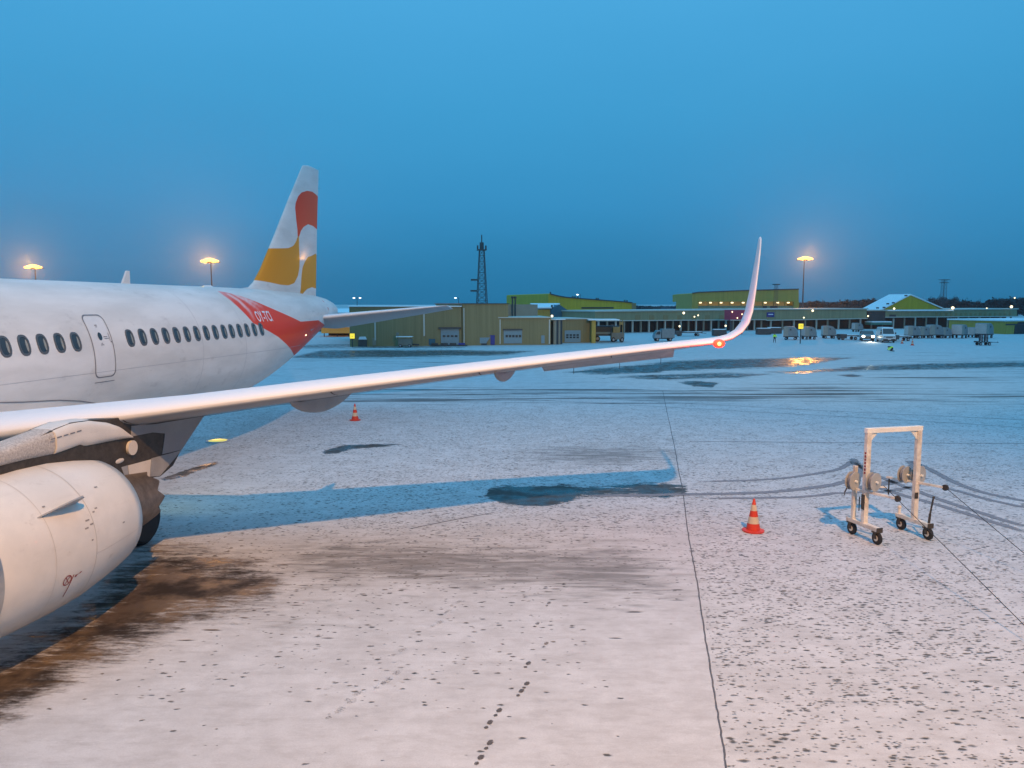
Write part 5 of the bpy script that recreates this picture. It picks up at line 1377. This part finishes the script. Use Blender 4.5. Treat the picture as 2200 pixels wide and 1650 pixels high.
# wheeled cable stand at right
o = empty('cable_stand_trailer', G(2112, 742), R(-2), 'small two-wheeled trailer carrying two upright coil stands, alone on the snow at right', 'trailer')
MB().box((0, 0, .42), (2.0, .8, .09)).box((-.9, 0, .5), (.2, .7, .12)).build('chassis', 'steel_dark', o); wheels(o, (-.55, .55), .4, .2, .14)
MB().bar((1.0, 0, .42), (1.95, 0, .36), .06).bar((1.8, 0, .36), (1.8, 0, .5), .05).build('tow_bar', 'steel_dark', o)
for x in (-.32, .32):
    MB().box((x-.17, 0, .98), (.05, .3, 1.0)).box((x+.17, 0, .98), (.05, .3, 1.0)).box((x, 0, 1.46), (.38, .3, .05)).build('coil_frame', 'steel_dark', o)
    for z in (.75, 1.18): MB().lathe([(-.12, .10), (-.12, .19), (.12, .19), (.12, .10)], (x, 0, z), (0, 1, 0), 18).build('coil', 'outline', o, smooth='auto')

# cab truck and yellow machine
def make_truck(loc, rz, label):
    o = empty('cab_truck', loc, rz, label, 'truck')
    body_loft('cab', [(.6, .7), (.6, 2.3), (.8, 2.42), (1.6, 2.42), (2.15, 1.65), (2.3, 1.3), (2.3, .7)], .98, 'pale_blue', o, .06)
    MB().add([(1.66, -.85, 2.36), (1.66, .85, 2.36), (2.19, .9, 1.68), (2.19, -.9, 1.68)], [(0, 1, 2, 3)]).build('windscreen', 'pane_dark', o)
    for s in (-1, 1): MB().add([(x, s*1.0, z) for x, z in ((.85, 1.55), (1.95, 1.55), (1.55, 2.2), (.85, 2.2))], [(0, 1, 2, 3)]).build('side_window', 'pane_dark', o)
    MB().box((-1.2, 0, 1.75), (3.3, 2.0, 2.0)).build('cargo_box', 'cart_cover', o, bevel=.04); MB().box((-.2, 0, .62), (4.9, .9, .18)).build('chassis', 'steel_dark', o)
    wheels(o, (-1.8, 1.5), .82, .42)
    return o
tk = make_truck(G(1423, 733), R(183), 'pale blue box truck partly hidden behind the outer wing'); tk.scale = (.56, .7, .64)
pM = G(1326, 735)
o = empty('yellow_loader', pM, R(0), 'yellow high-lift loader with raised mast in front of the dark bay', 'loader')
MB().box((0, 0, 1.0), (3.0, 1.8, 1.1)).build('body', 'tan', o, bevel=.05); MB().box((-.3, 0, 2.0), (1.6, 1.4, 1.0)).build('engine_cover', 'machine_yellow', o, bevel=.06)
for x in (.5, 1.1): MB().bar((x, -.5, 1.4), (x, -.5, 3.7), .14).build('mast_rail', 'machine_yellow', o)
MB().box((.8, -.5, 3.1), (.9, .3, .5)).build('lift_carriage', 'machine_yellow', o); MB().box((-1.1, 0, 2.9), (.9, 1.2, .08)).bar((-1.5, -.5, 1.5), (-1.5, -.5, 2.9), .07).bar((-.75, -.5, 1.5), (-.75, -.5, 2.9), .07).build('cab_roof', 'dark_grey', o)
wheels(o, (-1.0, 1.0), .85, .42); o.scale = (.6, .7, .85)
def bay_truck(loc, label):
    o = empty('parked_truck', loc, R(0), label, 'truck')
    MB().box((0, 0, 1.5), (3.4, 2.0, 1.4)).build('cargo_box', 'steel_dark', o, bevel=.05); MB().box((0, -1.02, 1.2), (3.2, .02, .3)).build('side_stripe', 'pale_blue', o)
    MB().box((-1.95, 0, 1.15), (1.0, 1.8, 1.3)).build('cab', 'dark_grey', o, bevel=.1); MB().sphere((-2.3, -.95, 1.15), .11, 10, 6).build('tail_lamp', 'lamp_red', o)
    wheels(o, (-1.4, 1.1), .8, .4); return o
bay_truck(G(1303, 733), 'dark truck with a small red lamp in the bay left of the yellow loader')
# yard clutter by the warehouse
o = empty('salt_bin', G(780, 744.5), R(2), 'black bin with a snowy lid by the left end of the warehouse', 'bin')
MB().box((0, 0, .45), (1.05, .9, .9)).build('body', 'dark_grey', o, bevel=.03); MB().prism([(-.5, .9), (.52, .9), (.36, 1.25), (-.34, 1.25)], lambda p, s: (p[0], -.46 if s == 0 else .4, p[1])).build('lid', 'snow', o); MB().box((-1.0, 0, .25), (.9, .5, .1)).build('pallet', 'tan', o)
o = empty('generator_cart', G(871, 746), R(0), 'tan generator cart with a snow-topped roof parked against the warehouse wall', 'cart')
MB().box((0, 0, .62), (1.7, 1.0, .85)).build('body', 'tan', o, bevel=.05); MB().box((-.1, 0, 1.30), (2.0, 1.1, .07)).build('canopy', 'snow', o)
for x in (-.9, .7): MB().bar((x, -.45, 1.0), (x, -.45, 1.3), .06).build('canopy_post', 'steel_dark', o)
MB().box((-.95, 0, 1.55), (.28, .3, .5)).build('exhaust_stack', 'tan', o, bevel=.03); MB().bar((.9, 0, .35), (1.7, 0, .3), .12, .2).build('tow_bar', 'steel_dark', o); wheels(o, (-.55, .55), .45, .2, .15)
o = empty('skip', G(1034, 741.5), 0, 'pale tapered skip standing by the tall warehouse block', 'skip')
MB().prism([(-.65, .25), (.65, .25), (1.15, 1.0), (-1.1, 1.0)], lambda p, s: (p[0], -.6 if s == 0 else .6, p[1])).build('tub', 'pale_blue', o, bevel=.02); MB().box((0, 0, .13), (1.5, 1.1, .24)).build('skid_base', 'steel_dark', o)
o = empty('blue_container', G(1056, 741.3), 0, 'dark blue plastic container beside the pale skip', 'container')
MB().box((0, 0, .62), (.85, .8, 1.15)).build('body', 'blue_container', o, bevel=.04); MB().box((0, 0, 1.24), (.92, .88, .09)).build('lid', 'blue_container', o, bevel=.02)
MB().lathe([(-.06, .08), (-.06, .12), (.06, .12)], (-.3, -.3, .1), (1, 0, 0), 10).build('castor', 'rubber', o)
o = empty('pallet_rack', G(965, 743.8), 0, 'row of dark crates and pallets lying before the first garage door', 'pallet')
MB().box((0, 0, .12), (4.6, .8, .14)).build('deck', 'steel_dark', o); 
for x in (-1.8, -.6, .5, 1.6): MB().box((x, 0, .30), (.8, .6, .22)).build('crate', 'dark_grey' if x < 1 else 'blue_container', o, bevel=.02)
for (u, v, w, l) in ((1545, 722, 2.2, 'dark snow-topped equipment box behind the wing bend'), (1640, 719, 2.4, 'snow-topped equipment box left of the standing worker'), (1663, 717, 2.4, 'snow-topped equipment box directly behind the standing worker')):
    o = empty('equipment_box', G(u, v), 0, l, 'equipment box', 'equipment boxes along the terminal')
    MB().box((0, 0, .55), (w, 1.2, 1.0)).build('body', 'dark_grey', o, bevel=.05); MB().box((0, 0, 1.1), (w*.9, 1.1, .12)).build('snow_cap', 'snow', o, bevel=.05)

# ================================================================== PEOPLE (small in the distance)
def skin_body(name, joints, edges, m, parent=None, sub=1):
    me = bpy.data.meshes.new(name); me.from_pydata([j[0] for j in joints], edges, []); me.materials.append(M[m])
    o = bpy.data.objects.new(name, me); COL.objects.link(o); o.parent = parent
    o.modifiers.new('s', 'SKIN')
    for i, j in enumerate(joints):
        sv = me.skin_vertices[0].data[i]; sv.radius = j[1] if isinstance(j[1], tuple) else (j[1], j[1])
        if i == 0: sv.use_root = True
    sb = o.modifiers.new('u', 'SUBSURF'); sb.levels = sb.render_levels = sub
    return o
p1 = empty('person', G(1664, 736.5), R(10), 'person standing in a high-visibility jacket and dark trousers, walking stance, on the far snow', 'person')
J = [((0, 0, .95), (.15, .11)), ((0, 0, 1.2), (.15, .11)), ((0, 0, 1.42), (.17, .11)), ((0, 0, 1.53), .06), ((0, -.01, 1.66), (.10, .11)), ((0, -.01, 1.76), (.08, .09)),
     ((-.19, 0, 1.42), .065), ((-.30, -.02, 1.16), .05), ((-.33, -.10, .92), .038), ((-.34, -.12, .84), .035), ((.19, 0, 1.42), .065), ((.31, 0, 1.16), .05), ((.30, -.12, .93), .038), ((.30, -.14, .85), .035),
     ((-.10, 0, .88), .10), ((-.18, -.04, .50), .07), ((-.24, .02, .08), .05), ((-.25, -.13, .05), .045), ((.10, 0, .88), .10), ((.14, -.02, .50), .07), ((.17, .02, .08), .05), ((.18, -.13, .05), .045)]
E_ = [(0, 1), (1, 2), (2, 3), (3, 4), (4, 5), (2, 6), (6, 7), (7, 8), (8, 9), (2, 10), (10, 11), (11, 12), (12, 13), (0, 14), (14, 15), (15, 16), (16, 17), (0, 18), (18, 19), (19, 20), (20, 21)]
skin_body('body', J, E_, 'dark_cloth', p1)
skin_body('jacket', [((0, 0, .93), (.175, .135)), ((0, 0, 1.2), (.18, .14)), ((0, 0, 1.42), (.20, .135)), ((-.20, 0, 1.42), .085), ((-.31, -.02, 1.16), .07), ((-.34, -.10, .95), .055), ((.20, 0, 1.42), .085), ((.32, 0, 1.16), .07), ((.31, -.12, .96), .055)],
          [(0, 1), (1, 2), (2, 3), (3, 4), (4, 5), (2, 6), (6, 7), (7, 8)], 'hivis', p1)
MB().sphere((0, -.02, 1.69), .105, 12, 8, (.85, 1, 1.15)).build('head', 'skin', p1, smooth=True)
MB().sphere((0, .0, 1.745), .115, 12, 8, (.9, 1, .75)).build('cap', 'dark_cloth', p1, smooth=True)
p2 = empty('person', G(1914, 755), R(0), 'person kneeling and bending low over the snow in a bright yellow-green jacket', 'person')
J2 = [((.28, 0, .42), (.15, .14)), ((.12, 0, .62), (.16, .14)), ((-.10, 0, .72), (.17, .13)), ((-.24, 0, .70), .07), ((-.36, 0, .70), (.10, .10)), ((-.44, 0, .66), (.08, .09)),
      ((-.12, .20, .66), .07), ((-.28, .24, .42), .055), ((-.44, .18, .16), .045), ((-.12, -.20, .66), .07), ((-.28, -.26, .42), .055), ((-.46, -.16, .14), .045),
      ((.22, .12, .36), .10), ((-.12, .18, .14), .08), ((.34, .16, .09), .065), ((.48, .16, .07), .05), ((.22, -.12, .36), .10), ((-.14, -.18, .14), .08), ((.32, -.16, .09), .065), ((.46, -.16, .07), .05)]
E2_ = [(0, 1), (1, 2), (2, 3), (3, 4), (4, 5), (2, 6), (6, 7), (7, 8), (2, 9), (9, 10), (10, 11), (0, 12), (12, 13), (13, 14), (14, 15), (0, 16), (16, 17), (17, 18), (18, 19)]
skin_body('body', J2, E2_, 'dark_cloth', p2)
skin_body('jacket', [((.26, 0, .48), (.19, .18)), ((.12, 0, .64), (.20, .17)), ((-.10, 0, .74), (.20, .16)), ((-.13, .21, .66), .095), ((-.29, .25, .42), .075), ((-.42, .19, .20), .06), ((-.13, -.21, .66), .095), ((-.29, -.27, .42), .075), ((-.44, -.17, .18), .06)],
          [(0, 1), (1, 2), (2, 3), (3, 4), (4, 5), (2, 6), (6, 7), (7, 8)], 'hivis', p2)
MB().sphere((-.40, 0, .69), .115, 12, 8).build('hood', 'dark_cloth', p2, smooth=True)
for o_ in (p1, p2): o_.scale = (.76, .76, .76)

# ================================================================== TREES
def tree_mesh(h, w, seed, bushy):
    r_ = random.Random(seed); t = MB(); c = MB()
    def branch(p, d, L, rad, depth):
        q = p+d*L; t.cyl(p, q, rad, rad*.6, 5, cap=False)
        if depth == 0:
            for _ in range(16 if bushy else 9):
                a = Vector((r_.gauss(0, 1), r_.gauss(0, 1), r_.gauss(.3, .8))).normalized(); b = q-d*L*r_.random()*.7+Vector((r_.gauss(0, .35), r_.gauss(0, .35), r_.gauss(0, .3)))
                l = r_.uniform(.5, 1.25)*(.8 if bushy else 1); s = Vector((-a.y, a.x, r_.uniform(-.3, .3))).normalized()*r_.uniform(.05, .20)*(2. if bushy else .75)
                c.add([b, b+a*l*.5+s, b+a*l, b+a*l*.5-s], [(0, 1, 2, 3)])
            return
        for _ in range(r_.choice((3, 4))):
            dd = (d+Vector((r_.gauss(0, .55)*w, r_.gauss(0, .55)*w, r_.gauss(.12, .25)))).normalized()
            branch(q-d*L*r_.uniform(0, .4), dd, L*r_.uniform(.62, .85), rad*.6, depth-1)
    branch(Vector((0, 0, 0)), Vector((r_.gauss(0, .04), r_.gauss(0, .04), 1)).normalized(), h*.32, h*.022, 4 if bushy else 4)
    return t, c
protos = []
for i, (h, w, bu) in enumerate(((9, 1., True), (9, .8, False), (9, 1.15, True), (9, .9, True), (9, 1.2, False))):
    o = empty('bare_tree', (0, 0, 0), 0, 'x', 'tree', 'trees beyond the terminal'); t, c = tree_mesh(h, w, 20+i, bu)
    t.build('trunk', 'bark', o); c.build('crown', 'twigs', o, fixn=False); protos.append(o)
used = set()
WORDS = {0: 'dense dark tree', 1: 'thin bare tree', 2: 'broad dark tree', 3: 'rounded dark tree', 4: 'spreading bare tree'}
def place_tree(u, vtop, Y, k, label):
    p = atY(u, vtop, Y); o = protos[k] if k not in used else copy_tree(protos[k]); used.add(k)
    o.location = (p.x, p.y, 0); o.rotation_euler = (0, 0, random.random()*6.28); s = p.z/8.9; o.scale = (s*1.25, s*1.25, s); o['label'] = label
k_ = 0
ROW1 = [(1748, 643), (1758, 637), (1772, 641), (1786, 642), (1799, 644), (1811, 640), (1822, 636), (1834, 642), (1846, 644), (1858, 634), (1868, 633), (1880, 636), (1893, 638), (1906, 640)]
ROW2 = [(1988, 640), (2001, 633), (2013, 629), (2026, 632), (2040, 634), (2054, 632), (2066, 636), (2080, 640), (2093, 639), (2107, 645), (2122, 646), (2140, 637), (2150, 631), (2161, 637), (2176, 640), (2189, 629), (2202, 632)]
pos = ['first', 'second', 'third', 'fourth', 'fifth', 'sixth', 'seventh', 'eighth', 'ninth', 'tenth', 'eleventh', 'twelfth', 'thirteenth', 'fourteenth', 'fifteenth', 'sixteenth', 'seventeenth']
for i, (u, v) in enumerate(ROW1):
    k = (0, 2, 1, 3, 4, 3, 0, 2, 1, 2, 0, 3, 4, 2)[i]; place_tree(u, v, 330+random.uniform(-12, 15), k, f'{WORDS[k]}, {pos[i]} to the right of the tall mast behind the terminal roof')
for i, (u, v) in enumerate(ROW2):
    k = (2, 1, 4, 1, 4, 1, 3, 0, 4, 2, 0, 3, 0, 2, 3, 0, 2)[i]; place_tree(u, v, 340+random.uniform(-12, 15), k, f'{WORDS[k]}, {pos[i]} to the right of the yellow gable')
# far woodland strip : countless
def wood_strip(u0, u1, Y, vt, name, n):
    mb_ = MB()
    for i in range(n):
        u = u0+(u1-u0)*random.random(); YY = Y+random.uniform(0, 40); p = atY(u, vt+random.uniform(-1.2, 3.2), YY); h = max(p.z, 1.)
        for _ in range(26):
            a = Vector((random.gauss(0, 1.5), random.gauss(0, 1.2), 0)); z = h*random.random()**.55; s = random.uniform(.5, 1.4)
            c = Vector((p.x, p.y, z))+a*(1.25-z/h); d1 = Vector((random.gauss(0, 1), random.gauss(0, 1), random.gauss(0, 1))).normalized()*s; d2 = Vector((random.gauss(0, 1), random.gauss(0, 1), random.gauss(0, 1))).normalized()*s*.8
            mb_.add([c-d1, c+d2, c+d1, c-d2*.7], [(0, 1, 2, 3)])
    return tag(mb_.build(name, 'far_wood', None, fixn=False), 'dark strip of far woodland along the horizon', 'woodland', None, 'stuff')
wood_strip(1365, 1500, 560, 659.5, 'far_woodland', 190)
wood_strip(1715, 2230, 370, 652, 'undergrowth_woodland', 520)

# ================================================================== TERMINAL BEHIND THE VIEWER
o = empty('terminal_building', (0, -12, 0), 0, 'dark terminal the photograph is taken from, behind the viewer', 'building')
b_ = MB().box((0, 0, 6.5), (120, 22, 13.0)).build('wall', 'terminal_wall', o)
for k in range(12):
    MB().box((-55+k*10, 11.03, 6.2), (8.4, .08, 4.6)).build('window', 'pane_dark', o)
for o in list(bpy.data.objects):
    if o.get('label') == 'x': o['label'] = 'spare'

# ================================================================== HAZE
HAZE = 0.00026
if HAZE:
    mh = bpy.data.materials.new('haze_air'); mh.use_nodes = True; nt = mh.node_tree; nt.nodes.clear()
    out = nt.nodes.new('ShaderNodeOutputMaterial'); pv = nt.nodes.new('ShaderNodeVolumePrincipled')
    pv.inputs['Color'].default_value = (.85, .88, .92, 1); pv.inputs['Density'].default_value = HAZE; pv.inputs['Anisotropy'].default_value = .78
    nt.links.new(pv.outputs[0], out.inputs['Volume'])
    tag(MB().box((0, 330, 22), (1700, 800, 46)).build('haze', mh), 'thin blue dusk haze over the whole apron', 'haze', None, 'stuff')
